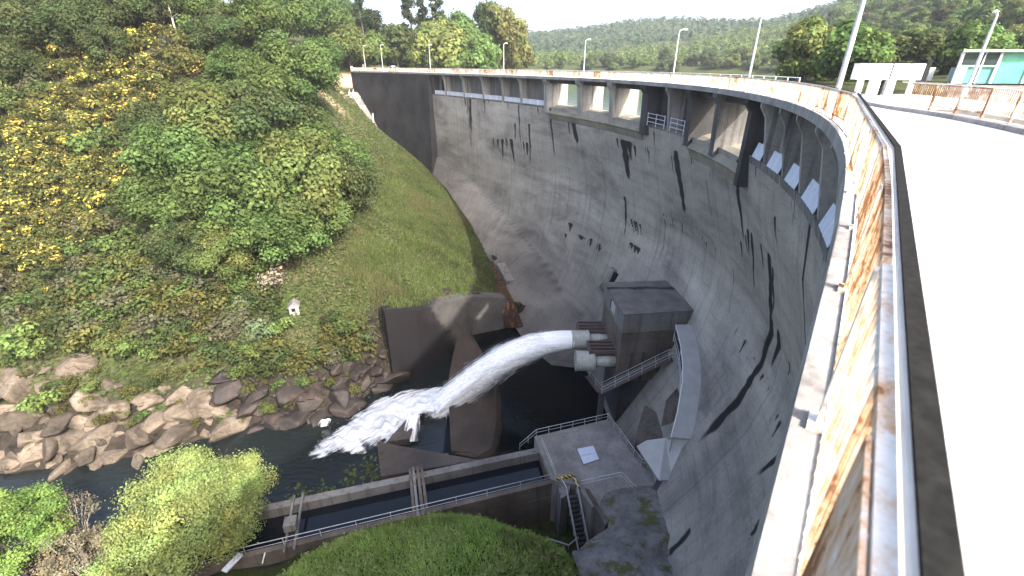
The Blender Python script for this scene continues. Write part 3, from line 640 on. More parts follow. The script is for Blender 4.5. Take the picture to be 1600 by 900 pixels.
own(MB().box((cc.x+gp.x*.35, cc.y+gp.y*.35, 2.003), gw+.1, .8, .05, ra).build('lid', M['dim']), gt)
for q in (.12, .24, .5, .76):
    p = ga+ge*(gw*q); own(MB().box((p.x-gp.x*.012, p.y-gp.y*.012, 1.02), .025 if q != .5 else .07, .02, .96, ra).build('seam', M['dim']), gt)
for q, w_ in ((.34, .62), (.58, .5)):
    p = ga+ge*(gw*q); own(MB().box((p.x+gp.x*.3, p.y+gp.y*.3, 0), w_, .3, .998, ra).build('leg', M['white']), gt)
p = ga+ge*(gw*.46); own(MB().box((p.x+gp.x*.3, p.y+gp.y*.3, 0), .1, .2, .998, ra).build('conduit', M['dim']), gt)
p = ga+ge*(gw*.12); own(MB().box((p.x+gp.x*.3, p.y+gp.y*.3, 0), .3, .3, .998, ra).build('leg', M['white']), gt)
p = ga+ge*(gw*.9); own(MB().box((p.x+gp.x*.3, p.y+gp.y*.3, 0), .2, .3, .998, ra).build('leg', M['white']), gt)
for k, (u, lab) in enumerate([(1450, 'small white sign board on a post left of its twin, behind the rusty railing'), (1486, 'small pale sign board on a post beside the green glazed building')]):
    p = at(u, 118, Y=44); t = empty('sign_board', (p[0], p[1], 0)); tag(t, lab, 'sign')
    own(MB().box((p[0], p[1], 0-.6), .07, .07, 2.2).build('post', M['lampm']), t); own(MB().box((p[0], p[1]-.06, .7), .75 if k == 0 else .55, .04, 1.05).build('board', M['white']), t)

# glazed control building on the right bank
bt = empty('control_building', (39, 40, -.3)); tag(bt, 'low control building with white frames and green tinted glazing behind the railing', 'building')
BX0, BX1, BY0, BY1 = 33.6, 47.5, 38.2, 46.
own(MB().prism([(BX0, BY0), (BX1, BY0-1.2), (BX1+5, BY1), (BX0+7.5, BY1)], -1.2, .55).build('plinth', M['conc']), bt)
own(MB().prism([(BX0+.2, BY0+.25), (BX1-.2, BY0-.95), (BX1+4.6, BY1-.2), (BX0+7.5, BY1-.2)], .55, 2.8).build('glazing', M['greenglass']), bt)
own(MB().prism([(BX0-.3, BY0-.3), (BX1+.4, BY0-1.6), (BX1+5.4, BY1+.3), (BX0+7.2, BY1+.3)], 2.8, 2.95).build('roof', M['white']), bt)
for x in (33.75, 35.3, 36.4, 38.6, 40.8, 43., 45.2, 47.3):
    y = BY0+.17-(x-BX0)/(BX1-BX0)*1.2
    own(MB().box((x, y, .55), .10 if x not in (33.75, 36.4) else .2, .12, 2.25).build('mullion', M['white']), bt)
mb = MB(); mb.bar((BX0+.1, BY0+.14, 1.85), (36.4, BY0+.14-.24, 1.85), .1, .1); own(mb.build('transom', M['white']), bt)
own(MB().box((34.1, BY0+.12, .56), .6, .06, 1.25, -.086).build('lower_panel', M['white']), bt)
own(MB().box((38.3, BY0-.15, .56), 3.2, .05, 1.15, -.086).build('blind', M['greenglass']), bt)
own(MB().prism([(BX0+.2, BY0+.1), (36.3, BY0-.12), (36.3, BY0-.06), (BX0+.2, BY0+.16)], 1.95, 2.72).build('upper_window', M['glass']), bt)
own(MB().bar((BX0-.2, BY0-.5, .62), (BX1, BY0-1.8, .62), .1, .12).build('front_rail', M['dim']), bt)

# ------------------------------------------------------------------ street lamps
def lamp(p, h, ang, label, r=.085):
    t = empty('street_lamp', p, ang); tag(t, label, 'street lamp', 'street lamps along the crest road')
    mb = MB().tube([(0, 0, 0), (0, 0, h*.55), (0, 0, h)], [r*1.15, r, r*.62], 10); o = mb.build('pole', M['lampm']); o.parent = t
    o = MB().tube([(0, 0, h-.02), (.12, 0, h+.10), (.4, 0, h+.16)], [.035, .033, .03], 8).build('arm', M['lampm']); o.parent = t
    bm = MB(); vs = []; k = 10
    for i, (x, w_, hh) in enumerate([(.3, .05, .04), (.42, .12, .09), (.62, .16, .12), (.82, .13, .10), (.95, .05, .04)]):
        vs += [(x, w_*math.cos(q*2*math.pi/k), h+.17+hh*math.sin(q*2*math.pi/k)*(1 if q < 5 else .6)) for q in range(k)]
    bm.add(vs, [(i*k+q, i*k+(q+1) % k, (i+1)*k+(q+1) % k, (i+1)*k+q) for i in range(4) for q in range(k)]+[tuple(range(k))[::-1], tuple(4*k+q for q in range(k))])
    o = bm.build('lamp_head', M['lens'], smooth=True); o.parent = t
    o = MB().box((0, 0, 0), .34, .34, .03).build('base_plate', M['lampm']); o.parent = t
    return t
for s, h, lab in [(190.5, 7.2, 'farthest street lamp at the left end of the crest, by the stone post'), (178.4, 7.2, 'street lamp standing beside the white car'), (148.8, 6.4, 'street lamp above the joint of the dark wall and the arch'),
                  (114.7, 5.7, 'street lamp in front of the reddish green tree edge'), (87, 5.35, 'street lamp above the left spillway opening'), (62, 5.25, 'street lamp above the middle block with small railings'), (43.4, 5.2, 'leaning looking street lamp above the second spillway opening')]:
    p = pt(s, -.32, 0); x, y, nx, ny = frame(s); lamp(p, h, math.atan2(-ny, -nx)*1.0, lab)
p = pt(24.3, -.5, 0); lamp(p, 5.3, math.atan2(-.45, .9), 'tallest grey lamp pole cut by the top of the picture, behind the curved railing', .1)
p = at(1515, 130, Y=33.); lamp((p[0], p[1], .0), 4.75, R_(60), 'lamp pole in front of the green glazed building', .1)
p = at(621, 92, Y=215); lamp((p[0], p[1], hz(p[0], p[1])), 6.5, .4, 'small distant street lamp on the road beyond the white car')

# ------------------------------------------------------------------ white car at the far end
cs = 174.6; cp = pt(cs, -1.9, .006); x, y, nx, ny = frame(cs); cang = math.atan2(-nx*1, ny) if False else math.atan2(math.cos(float(np.interp(cs, S, hd))), math.sin(float(np.interp(cs, S, hd))))
ct = empty('car', cp, cang+math.pi); tag(ct, 'small white car parked on the far end of the crest road', 'car')
prof = [(-2.0, .35), (-2.05, .7), (-1.95, 1.0), (-1.55, 1.08), (-1.15, 1.48), (-.2, 1.56), (.5, 1.46), (1.15, 1.03), (1.85, .88), (2.03, .65), (2.0, .35)]
mb = MB(); k = len(prof); sec = [(-.82, 1.), (.82, 1.)]
vs = []
for yy, sc_ in ((-.80, .0), (-.84, .4), (.84, .4), (.80, .0)):
    for px, pz in prof:
        inset = max(0, pz-.95)*.28; vs.append((px*(1-.02*abs(yy) if sc_ else .97), yy-math.copysign(inset, yy), pz))
mb.add(vs, [(i*k+j, i*k+(j+1) % k, (i+1)*k+(j+1) % k, (i+1)*k+j) for i in range(3) for j in range(k)]+[tuple(range(k)), tuple(3*k+j for j in range(k))[::-1]])
o = mb.build('body', M['lens']); o.parent = ct
mb = MB(); mb.add([(.62, -.62, 1.44), (.62, .62, 1.44), (1.2, .72, 1.07), (1.2, -.72, 1.07)], [(0, 1, 2, 3)]); mb.add([(x_+.01, y_, z_+.012) for x_, y_, z_ in [(.62, -.62, 1.44), (.62, .62, 1.44), (1.2, .72, 1.07), (1.2, -.72, 1.07)]], [(3, 2, 1, 0)])
o = mb.build('windscreen', M['glass']); o.parent = ct
for sy in (-1, 1):
    o = MB().add([(-1.1, sy*.805, 1.08), (.95, sy*.805, 1.08), (.42, sy*.72, 1.42), (-.95, sy*.72, 1.42), (-1.1, sy*.83, 1.08), (.95, sy*.83, 1.08), (.42, sy*.745, 1.42), (-.95, sy*.745, 1.42)], [(0, 1, 2, 3), (7, 6, 5, 4), (0, 4, 5, 1), (1, 5, 6, 2), (2, 6, 7, 3), (3, 7, 4, 0)]).build('side_window', M['glass']); o.parent = ct
    for xx in (-1.3, 1.28):
        o = MB().tube([(xx, sy*.70, .32), (xx, sy*.88, .32)], .32, 16).build('wheel', M['tyre']); o.parent = ct
    o = MB().box((1.95, sy*.6, .66), .12, .3, .13).build('headlight', M['glass']); o.parent = ct
# stone post and end block of the railing
p = pt(197.5, -3.2, 0); tag(MB().box((p.x, p.y, -.02), .7, .7, 2.0, .3).build('stone_post', M['conc'], bevel=.03), 'square grey concrete post at the left end of the crest', 'post')
p = pt(200.5, -.35, 0); tag(MB().box((p.x, p.y, -.02), .6, .6, 1.35, .3).build('stone_post', M['white'], bevel=.03), 'short pale post ending the downstream railing', 'post')

def P3(u, v, z): return Vector(at(u, v, z=z))
def rail_run(t, pts, hgt=1.05, posts=None, mat='lampm', r=.03, mids=(.55,), every=1.75):
    """posts and rails of a tube railing along floor points, as parts of t"""
    pts = [Vector(p) for p in pts]; up = Vector((0, 0, 1))
    mb = MB(); mb.tube([p+up*hgt for p in pts], r*1.15, 8); own(mb.build('top_rail', M[mat], smooth=True), t)
    for m in mids: mb = MB(); mb.tube([p+up*m for p in pts], r*.8, 6); own(mb.build('mid_rail', M[mat], smooth=True), t)
    for a, b in zip(pts[:-1], pts[1:]):
        n = max(1, round((b-a).length/every))
        for k in range(n+(1 if b is pts[-1] else 0)):
            q = a+(b-a)*(k/n); own(MB().tube([q-up*.02, q+up*hgt], r, 6).build('post', M[mat]), t)

# ------------------------------------------------------------------ left abutment: stair, pipe, slope block
wb = MB(); top = [(-54.6, 170.8, -6.6), (-54.2, 168, -8.2), (-51, 164.6, -12.3), (-48.2, 161.6, -16.0), (-47.4, 160.8, -17.2)]
vs = []
for (x_, y_, z_) in top:
    vs += [(x_-1.6, y_-1.2, z_), (x_+1.9, y_+1.5, z_), (x_+1.9, y_+1.5, z_-9), (x_-1.6, y_-1.2, z_-9)]
wb.add(vs, [(i*4+j, i*4+(j+1) % 4, (i+1)*4+(j+1) % 4, (i+1)*4+j) for i in range(4) for j in range(4)]+[(0, 1, 2, 3), (19, 18, 17, 16)])
tag(wb.build('stair_block', M['conc']), 'sloping concrete stair block at the left end under the dark wall', 'stair')
t = empty('stair_railing', top[1]); tag(t, 'twin white handrails down the concrete stair at the left end', 'railing')
for off in (-1.3, -.2):
    ps = [Vector((x_+off, y_+off*.75, z_+.9)) for x_, y_, z_ in top[:4]]
    own(MB().tube(ps, .09, 8).build('handrail', M['white'], smooth=True), t)
    for p in ps: own(MB().tube([p-Vector((0, 0, 1)), p], .06, 6).build('post', M['white']), t)
t = empty('drain_pipe', (-46.9, 160.6, -16)); tag(t, 'dark drain pipe with bluish upper part below the concrete stair', 'pipe')
own(MB().tube([(-46.6, 161.6, -12.6), (-46.6, 161.2, -15.6)], .3, 10).build('upper_pipe', M['roof']), t)
own(MB().tube([(-46.7, 160.9, -15.6), (-47, 160.0, -19.4)], [.75, .85], 10).build('lower_pipe', M['black']), t)

# ------------------------------------------------------------------ wing wall, drain, socle pieces
W1 = [np.array(q) for q in ((-19.2, 60.0, -49.), (-15.3, 63.4, -49.), (-7.4, 75., -49.), (-1., 77.6, -49.))]
W0 = [np.array((q[0], q[1], z)) for q, z in zip(W1, (-31.9, -33.2, -36.7, -38.4))]
mb = MB(); vs = []
for a, b in zip(W0, W1):
    o_ = np.array([-.45, .89, 0])*2.6
    vs += [tuple(b), tuple(a), tuple(a+o_), tuple(b+o_*1.0)]
mb.add(vs, [(i*4+j, i*4+(j+1) % 4, (i+1)*4+(j+1) % 4, (i+1)*4+j) for i in range(3) for j in range(4)]+[(0, 1, 2, 3), (15, 14, 13, 12)])
ww = MB(); ww.v, ww.f, ww.m = mb.v, mb.f, mb.m
m_ = NT('wing_wall_concrete', .7, .3); p_ = m_.geo()
big = m_.noise(p_, .3, 5, .6); fine = m_.noise(p_, 3, 6, .7)
xx = m_.node('ShaderNodeSeparateXYZ', i0=p_).outputs
edge = m_.math('ADD', m_.math('ADD', xx[0], m_.math('MULTIPLY', xx[2], .33)), m_.math('MULTIPLY', m_.math('SUBTRACT', m_.noise(p_, .55, 6, .7), .5), 4.))
c_ = m_.ramp(big, (.3, (.05, .048, .046)), (.7, (.105, .10, .094)))
c_ = m_.mix(m_.ramp(m_.math('MULTIPLY', m_.math('ADD', edge, 26.0), .5), (0, 1.), (.5, .85), (.9, 0.)), c_, (.010, .008, .009))
c_ = m_.mix(.5, c_, m_.ramp(fine, (.3, .45), (.7, 1.)), 'MULTIPLY'); m_.bump(fine, .3, .08)
tag(ww.build('wing_wall', m_.col(c_)), 'grey concrete wing wall with a wide black wet patch left of the plunge pool', 'wall')
# rubble on top of the wing wall's outer part
ch = tag(empty('drain_chute', (-2.2, 84, -41)), 'rust stained drain chute with round outlet running down beside the wing wall', 'drain')
def fpt(s, z, off=0.): return pt(s, float(dface(s, z))+off, z)
def surf(u, v, back=.5):
    d = ray(u, v); t = np.linspace(30, 140, 1100); p = np.array([0, 0, CH])[None]+t[:, None]*d[None]
    s, dd = near_sd(p[:, 0], p[:, 1]); k = np.nonzero((dd < dface(s, p[:, 2])) | (p[:, 2] < height(p[:, 0], p[:, 1])))[0][0]
    return Vector(np.array([0, 0, CH])+(t[k]-back)*d)
pq = [surf(768, 408, .3), surf(780, 440, .8), surf(791, 472, 1.0), surf(803, 512, 1.2)]
for k, (wd, mt_, dz) in enumerate([(1.5, 'rustflow', 0.)]):
    mb = MB(); vs = []
    for i, p in enumerate(pq):
        wdi = [.35, .9, 1.5, 1.9][i]
        vs += [(p.x-wdi*.8, p.y-.2, p.z+.05), (p.x+wdi, p.y+.2, p.z+.05), (p.x+wdi, p.y+3.5, p.z-2.5), (p.x-wdi*.8, p.y+3.5, p.z-2.5)]
    mb.add(vs, [(i*4+j, i*4+(j+1) % 4, (i+1)*4+(j+1) % 4, (i+1)*4+j) for i in range(3) for j in range(4)]+[(0, 1, 2, 3), (15, 14, 13, 12)])
    own(mb.build('rusty_channel', M['rustflow']), ch)
a, b = surf(782, 414, .2), surf(797, 442, .3)
own(MB().bar(a, b, 1.9, 1.1).build('side_block', M['conc']), ch)
c = surf(771, 404, .4); tgt = Vector((-c.x, -c.y, CH-c.z)).normalized(); ax = Vector((.25, -.9, .35)).normalized()
own(MB().tube([c-ax*1.5+Vector((.6, 0, .8)), c+ax*.2+Vector((.35, 0, .45))], 1.05, 20).build('outlet_pipe', M['conc']), ch)
own(MB().tube([c+ax*.19+Vector((.35, 0, .45)), c+ax*.23+Vector((.35, 0, .45))], .86, 20).build('outlet_mouth', M['black']), ch)
hp = tag(empty('air_vent', fpt(75.8, -31.5)), 'half round grey concrete hood on the arch above the outlet building', 'vent')
own(MB().tube([fpt(75.6, -29.6, .1), fpt(75.8, -33.6, .4)], [.75, 1.0], 16).build('hood', M['conc'], smooth=True), hp)
own(MB().tube([fpt(74.6, -29.9, .2), fpt(74.9, -32.8, .3)], [.5, .35], 12).build('opening', M['black']), hp)

# ------------------------------------------------------------------ outlet building
ob = tag(empty('outlet_building', (18, 54, -36)), 'square concrete outlet building with flat stained roof built against the dam face', 'building')
B_, A_, C_, D_ = (13.9, 49.2), (23.6, 50.5), (13.2, 58.4), (24.5, 59.3)
def inset(q, k): cx_, cy_ = 18.8, 54.3; return (cx_+(q[0]-cx_)*k, cy_+(q[1]-cy_)*k)
own(MB().prism([B_, A_, D_, C_], -28.6, -26.05).build('parapet_band', M['conc']), ob)
own(MB().prism([inset(q, .985) for q in (B_, A_, D_, C_)], -36.4, -28.6).build('wall', M['rusty_conc']), ob)
m_ = NT('stained_roof_concrete', .85); p_ = m_.geo(); n1 = m_.noise(p_, .5, 6, .65); n2 = m_.noise(m_.geo((.28, 1.6, 1)), 1.1, 6, .7); yy = m_.node('ShaderNodeSeparateXYZ', i0=p_).outputs[1]
band = m_.math('ABSOLUTE', m_.math('SUBTRACT', yy, m_.math('ADD', 56.2, m_.math('MULTIPLY', n1, .8))))
c_ = m_.ramp(n1, (.3, (.10, .093, .088)), (.7, (.185, .172, .16)))
c_ = m_.mix(m_.math('MULTIPLY', m_.ramp(m_.math('ADD', m_.math('MULTIPLY', band, .55), m_.math('MULTIPLY', n2, .9)), (.50, 1.), (.74, 0.)), .95), c_, (.014, .013, .013)); m_.bump(n1, .3, .1)
own(MB().prism([inset(q, 1.012) for q in (B_, A_, D_, C_)], -26.05, -25.85).build('roof', m_.col(c_)), ob)
lf = Vector((C_[0]-B_[0], C_[1]-B_[1], 0)).normalized()
q = Vector((B_[0], B_[1], -27.9))+lf*3.4+Vector((-.06, 0, 0)); own(MB().hexa([q+Vector((-.03, 0, 0)), q+Vector((.05, 0, 0)), q+lf*2+Vector((.05, 0, 0)), q+lf*2+Vector((-.03, 0, 0))], [q+Vector((-.03, 0, 1.3)), q+Vector((.05, 0, 1.3)), q+lf*2+Vector((.05, 0, 1.3)), q+lf*2+Vector((-.03, 0, 1.3))]).build('window', M['roof']), ob)
q = Vector((B_[0], B_[1], -27.95))+lf*5.35+Vector((-.05, 0, 0)); own(MB().box((q.x-.02, q.y, q.z), .06, .35, 1.4, .07).build('window_recess', M['black']), ob)
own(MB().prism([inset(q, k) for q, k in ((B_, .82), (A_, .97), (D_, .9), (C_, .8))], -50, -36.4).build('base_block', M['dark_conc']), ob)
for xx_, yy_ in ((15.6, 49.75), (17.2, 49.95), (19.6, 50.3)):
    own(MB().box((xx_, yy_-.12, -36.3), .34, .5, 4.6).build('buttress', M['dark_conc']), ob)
# lower round pier beside the covered stair
rp = []
for a_ in np.linspace(-2.6, 1.2, 14): rp.append((21.2+3.6*math.cos(a_), 44.8+5.0*math.sin(a_)))
tag(MB().prism(rp+[(25, 50)], -50, -33.5).build('round_pier', M['rusty_conc']), 'curved concrete wall under the covered stair against the dam', 'wall')
lowb = MB().prism([(15.4, 42.4), (19.2, 39.4), (20.8, 41.8), (17.2, 46.2)], -48, -37.6).build('stair_footing', M['rusty_conc']); tag(lowb, 'low angled concrete footing below the lower end of the covered stair', 'footing')

# valves, their steel platforms and the jet
def valve(y, x0, z, lab):
    t = empty('cone_valve', (x0, y, z)); tag(t, lab, 'valve', 'outlet valves of the dam')
    r = 1.35; ring = []
    o = MB(); n = 28; vs = []
    for rr, x_ in ((r, x0), (r, x0+2.3), (r*.98, x0+2.5), (.7, x0+2.5)):
        vs += [(x_, y+rr*math.cos(k*2*math.pi/n), z+rr*math.sin(k*2*math.pi/n)) for k in range(n)]
    for rr, x_ in ((r-.12, x0), (r-.12, x0+2.2)):
        vs += [(x_, y+rr*math.cos(k*2*math.pi/n), z+rr*math.sin(k*2*math.pi/n)) for k in range(n)]
    fs = []
    for a, b in ((0, 1), (1, 2), (2, 3), (4, 0), (5, 4)): fs += [(a*n+k, a*n+(k+1) % n, b*n+(k+1) % n, b*n+k) for k in range(n)]
    o.add(vs, fs); own(o.build('hood', M['valve'], smooth=False), t)
    own(MB().tube([(x0+.9, y, z), (x0+1.0, y, z)], r-.1, 28).build('hood_plate', M['black']), t)
    own(MB().tube([(x0+.35, y, z), (x0+.55, y, z), (x0+2.4, y, z)], [.25, .75, .8], 20).build('cone', M['valve'], smooth=False), t)
    own(MB().tube([(x0+2.3, y, z), (14.2, y, z)], .82, 20).build('pipe', M['valve'], smooth=True), t)
    for xx_ in (x0+.05, x0+2.25): own(MB().tube([(xx_-.05, y, z), (xx_+.1, y, z)], r+.07, 28).build('flange', M['valve']), t)
    return t
valve(55.3, 8.5, -33.45, 'upper pale valve hood spraying the white water jet')
valve(50.9, 8.6, -34.0, 'lower pale valve hood with open dark mouth, not spraying')
def steelplat(y0, y1, x0, x1, z, lab):
    t = empty('valve_platform', ((x0+x1)/2, (y0+y1)/2, z)); tag(t, lab, 'platform', 'steel platforms over the valves')
    own(MB().box(((x0+x1)/2, (y0+y1)/2, z-.2), x1-x0, y1-y0-.5, .12).build('deck', M['black']), t)
    for q in np.linspace(0, 1, 4): own(MB().box(((x0+x1)/2, y0+(y1-y0)*q, z-.3), x1-x0, .26, .5).build('beam', M['dsteel']), t)
    own(MB().box((x0, (y0+y1)/2, z-.32), .2, y1-y0+.3, .55).build('end_beam', M['dsteel']), t)
steelplat(55.9, 58.4, 9.6, 13.6, -32.4, 'upper steel beam platform against the outlet building wall'); steelplat(50.7, 53.1, 10.4, 14., -32.4, 'lower steel beam platform above the idle valve')
mb = MB()
for y_ in (54.2, 53.6, 55., 50.9): mb.tube([(11.2, y_, -33.2), (13.8, y_+.2, -32.8)], .13, 8)
tag(mb.build('valve_pipework', M['dsteel']), 'dark small pipework between the two steel valve platforms', 'pipework')
ft = tag(empty('valve_gangway', (12, 49, -37)), 'narrow steel gangway and stair with railings below the valves', 'gangway')
g = [Vector((10.8, 52.0, -37.2)), Vector((11.9, 48.5, -37.2)), Vector((20.2, 48.9, -32.2)), Vector((21.8, 49.2, -32.2))]
for a, b in zip(g[:-1], g[1:]): own(MB().bar(a-Vector((0, 0, .08)), b-Vector((0, 0, .08)), 1.1, .12).build('walkway', M['dsteel']), ft)
rail_run(ft, [p+Vector((0, -.5, 0)) for p in g], 1.05, every=2.); rail_run(ft, [p+Vector((.2, .5, 0)) for p in g[1:]], 1.05, every=2.)
own(MB().box((12.3, 49.4, -50), .7, .7, 12.8).build('support_post', M['dark_conc']), ft)

# covered stair
cs_ = tag(empty('covered_stair', pt(45, 2, -34)), 'curved stair down the dam face covered by a grey sheet metal roof', 'stair')
RS = [(53.5, -27.4), (50, -28.3), (47.5, -29.2), (45.5, -30.2), (43, -32.0), (40.8, -33.9), (39.4, -35.9), (38.4, -37.6)]
mb = MB(); vs = []
for s, z in RS:
    d0 = float(dface(s, z)); vs += [tuple(pt(s, d0-.3, z)), tuple(pt(s, d0+2.0, z)), tuple(pt(s, d0+2.0, z-.14)), tuple(pt(s, d0-.3, z-.14))]
mb.add(vs, [(i*4+j, i*4+(j+1) % 4, (i+1)*4+(j+1) % 4, (i+1)*4+j) for i in range(len(RS)-1) for j in range(4)]+[(0, 1, 2, 3), tuple(len(RS)*4-1-j for j in range(4))])
k6 = 6*4; mb.v = mb.v[:k6]; mb.f = [f for f in mb.f if max(f) < k6]; mb.m = mb.m[:len(mb.f)]
own(mb.build('roof', M['roof']), cs_)
R5, L5 = pt(40.8, float(dface(40.8, -33.9))-.3, -33.9), pt(40.8, float(dface(40.8, -33.9))+2., -33.9)
lq = [R5, L5, P3(1040, 684, -35.2), P3(1010, 688, -36.2), P3(995, 697, -36.8), P3(1030, 750, -38.0), P3(1049, 750, -38.0), P3(1072, 705, -35.4)]
own(MB().add([tuple(q) for q in lq]+[(q.x, q.y, q.z-.14) for q in lq], [(0, 1, 2, 7), (2, 3, 4, 5), (2, 5, 6, 7), (8, 15, 10, 9), (10, 13, 12, 11), (10, 15, 14, 13)]+[(i, 8+i, 8+(i+1) % 8, (i+1) % 8) for i in range(8)]).build('landing_roof', M['roof']), cs_)
for i in range(len(RS)-1):
    s0, z0 = RS[i]; s1, z1 = RS[i+1]; a, b = pt(s0, float(dface(s0, z0))+.9, z0-2.4), pt(s1, float(dface(s1, z1))+.9, z1-2.4)
    own(MB().bar(a, b, 1.7, .25).build('flight', M['dark_conc']), cs_)
RS = RS[:6]
for i, (s, z) in enumerate(RS):
    p = pt(s, float(dface(s, z))+1.95, z); own(MB().tube([p-Vector((0, 0, 2.5)), p-Vector((0, 0, .1))], .05, 6).build('post', M['lampm']), cs_)
for hh in (1.3, 1.9): own(MB().tube([pt(s, float(dface(s, z))+2.0, z-hh) for s, z in RS], .045, 6).build('rail', M['lampm']), cs_)
own(MB().tube([pt(s, float(dface(s, z))+2.03, z-.05) for s, z in RS], .05, 6).build('roof_edge', M['white']), cs_)

# ------------------------------------------------------------------ valve house platform
pz = -40.
pp = [at(u, v, z=pz)[:2] for u, v in ((835, 682), (950, 655), (1003, 728), (1034, 752), (1046, 752), (1040, 790), (925, 792), (900, 757), (862, 750))]
pf = tag(empty('concrete_platform', (8, 40, pz)), 'rectangular concrete platform with two pale hatches beside the dark basin', 'platform')
own(MB().prism([tuple(q) for q in pp], -50, pz).build('slab', M['plat']), pf)
hq = [at(u, v, z=pz)[:2] for u, v in ((902, 702), (927, 697), (936, 718), (912, 726))]
h0, h1, h2, h3 = [np.array(q) for q in hq]; hm_ = (h0+h3)/2, (h1+h2)/2
for a, b, c, d in ((h0, h1, hm_[1]*.98+h1*.02, hm_[0]*.98+h0*.02), (hm_[0]*.98+h3*.02, hm_[1]*.98+h2*.02, h2, h3)):
    own(MB().prism([tuple(a), tuple(b), tuple(c), tuple(d)], pz+.003, pz+.09).build('hatch', M['bluewhite']), pf)
cc_ = sum((h0, h1, h2, h3))/4
own(MB().prism([tuple(cc_+(q-cc_)*1.12) for q in (h0, h1, h2, h3)], pz-.02, pz+.03).build('hatch_frame', M['conc']), pf)
t = tag(empty('platform_railing', (12, 45, pz)), 'tube railing round the far sides of the concrete platform', 'railing', 'tube railings round the platform')
rail_run(t, [P3(812, 703, pz-1.2), P3(838, 681, pz), P3(949, 656, pz), P3(1001, 728, pz), P3(1012, 729, pz), P3(1030, 748, pz)])
t = tag(empty('platform_railing', (4, 40, pz)), 'tube railing on the platform edge facing the dark basin', 'railing', 'tube railings round the platform')
rail_run(t, [P3(846, 694, pz), P3(868, 748, pz)])
t = tag(empty('platform_railing', (11, 36, pz)), 'tube railing across the near part of the platform, ending at a corner', 'railing', 'tube railings round the platform')
rail_run(t, [P3(907, 762, pz), P3(970, 748, pz), P3(992, 772, pz)])
kz = MB(); k0, k1, k2, k3 = [Vector(at(u, v, z=pz+.15)) for u, v in ((870, 749), (895, 743), (905, 764), (903, 772))]
kz.bar(k0, k1, .22, .3); kz.bar(k1, k2, .22, .3)
tag(kz.build('hazard_kerb', M['hazard']), 'low kerb striped yellow and black at the head of the stair', 'kerb')
# stair down into the pit
st = tag(empty('pit_stair', (7.2, 33.5, -42)), 'steep concrete stair with pale handrails going down into the dark pit', 'stair')
e0, e1 = Vector((6.55, 34.8, -40.1)), Vector((7.7, 31.2, -45.0)); wv = Vector((.55, .12, 0))
n_ = 13
for k in range(n_):
    c = e0+(e1-e0)*(k+.5)/n_; mb = MB(); dy = Vector((0.09, -.28, 0)); c.z = e0.z-(k+1)*(4.9/n_)
    mb.hexa([c-wv-dy*.55-Vector((0, 0, .6)), c-wv+dy*.55-Vector((0, 0, .6)), c+wv+dy*.55-Vector((0, 0, .6)), c+wv-dy*.55-Vector((0, 0, .6))], [c-wv-dy*.55, c-wv+dy*.55, c+wv+dy*.55, c+wv-dy*.55])
    own(mb.build('step', M['dark_conc']), st)
for sg in (-1, 1):
    a, b = e0+wv*sg*1.1, e1+wv*sg*1.1; u_ = Vector((0, 0, 1.0))
    pre = Vector((-.5, 1.3, .1)) if sg < 0 else Vector((-.2, .9, .1))
    own(MB().tube([a+pre+u_, a+u_, b+u_, b+u_*.2], .05, 8).build('handrail', M['lampm']), st)
    own(MB().tube([a+u_*.5, b+u_*.5], .035, 6).build('mid_rail', M['lampm']), st)
    for q in (0, .33, .66, 1): own(MB().tube([a+(b-a)*q-Vector((0, 0, .3)), a+(b-a)*q+u_], .04, 6).build('post', M['lampm']), st)
t = tag(empty('pit_railing', (5, 31, -44)), 'low pale railing at the bottom of the dark pit by the grass', 'railing')
rail_run(t, [P3(858, 848, -44), P3(888, 858, -44.2), P3(903, 845, -44)], .7)
pw_ = MB().prism([(5.0, 36.9), (6.9, 36.9), (6.3, 34.9), (5.4, 34.2)], -50, -40.3).build('pit_wall', M['conc']); tag(pw_, 'pale rounded concrete wall end at the head of the pit stair', 'wall')
pw2 = MB().prism([(8.05, 35.2), (8.5, 35.1), (9.9, 31.2), (9.5, 30.8)], -50, -39.85).build('pit_wall', M['rusty_conc']); tag(pw2, 'brown edged concrete wall on the right side of the pit stair', 'wall')
# mossy apron between the platform and the near part of the dam
ax_, ay_ = np.meshgrid(np.linspace(0, 1, 40), np.linspace(0, 1, 50), indexing='ij'); ax_, ay_ = ax_.ravel(), ay_.ravel()
lft = np.array([(8.5, 35.3, -40.02), (8.6, 33.4, -40.05), (9.9, 30.8, -40.1), (6.9, 28.9, -40.2), (5.6, 27.2, -39.0), (6.5, 23, -38.2), (7., 17, -36)])
rgt = np.array([(18.6, 36.2, -40.03), (18., 34.6, -39.6), (17., 31, -38.9), (16.4, 28.4, -38.5), (15.4, 26, -38.3), (14.4, 23, -37.8), (12, 17, -36)])
tt = np.linspace(0, 1, 7); L3 = np.stack([np.interp(ay_, tt, lft[:, k]) for k in range(3)], 1); R3 = np.stack([np.interp(ay_, tt, rgt[:, k]) for k in range(3)], 1)
ap = L3+(R3-L3)*ax_[:, None]; ap[:, 2] += fbm(ap[:, 0]*.45, ap[:, 1]*.45, oct=5, seed=4)*1.3*sstep(.12, .45, ay_)+np.sin(ax_*math.pi)*.5*sstep(.2, .6, ay_)
tag(fast_mesh('concrete_apron', ap, grid_faces(40, 50), M['apron'], smooth=True), 'rough concrete and rock apron patched with moss at the foot of the dam', 'apron')

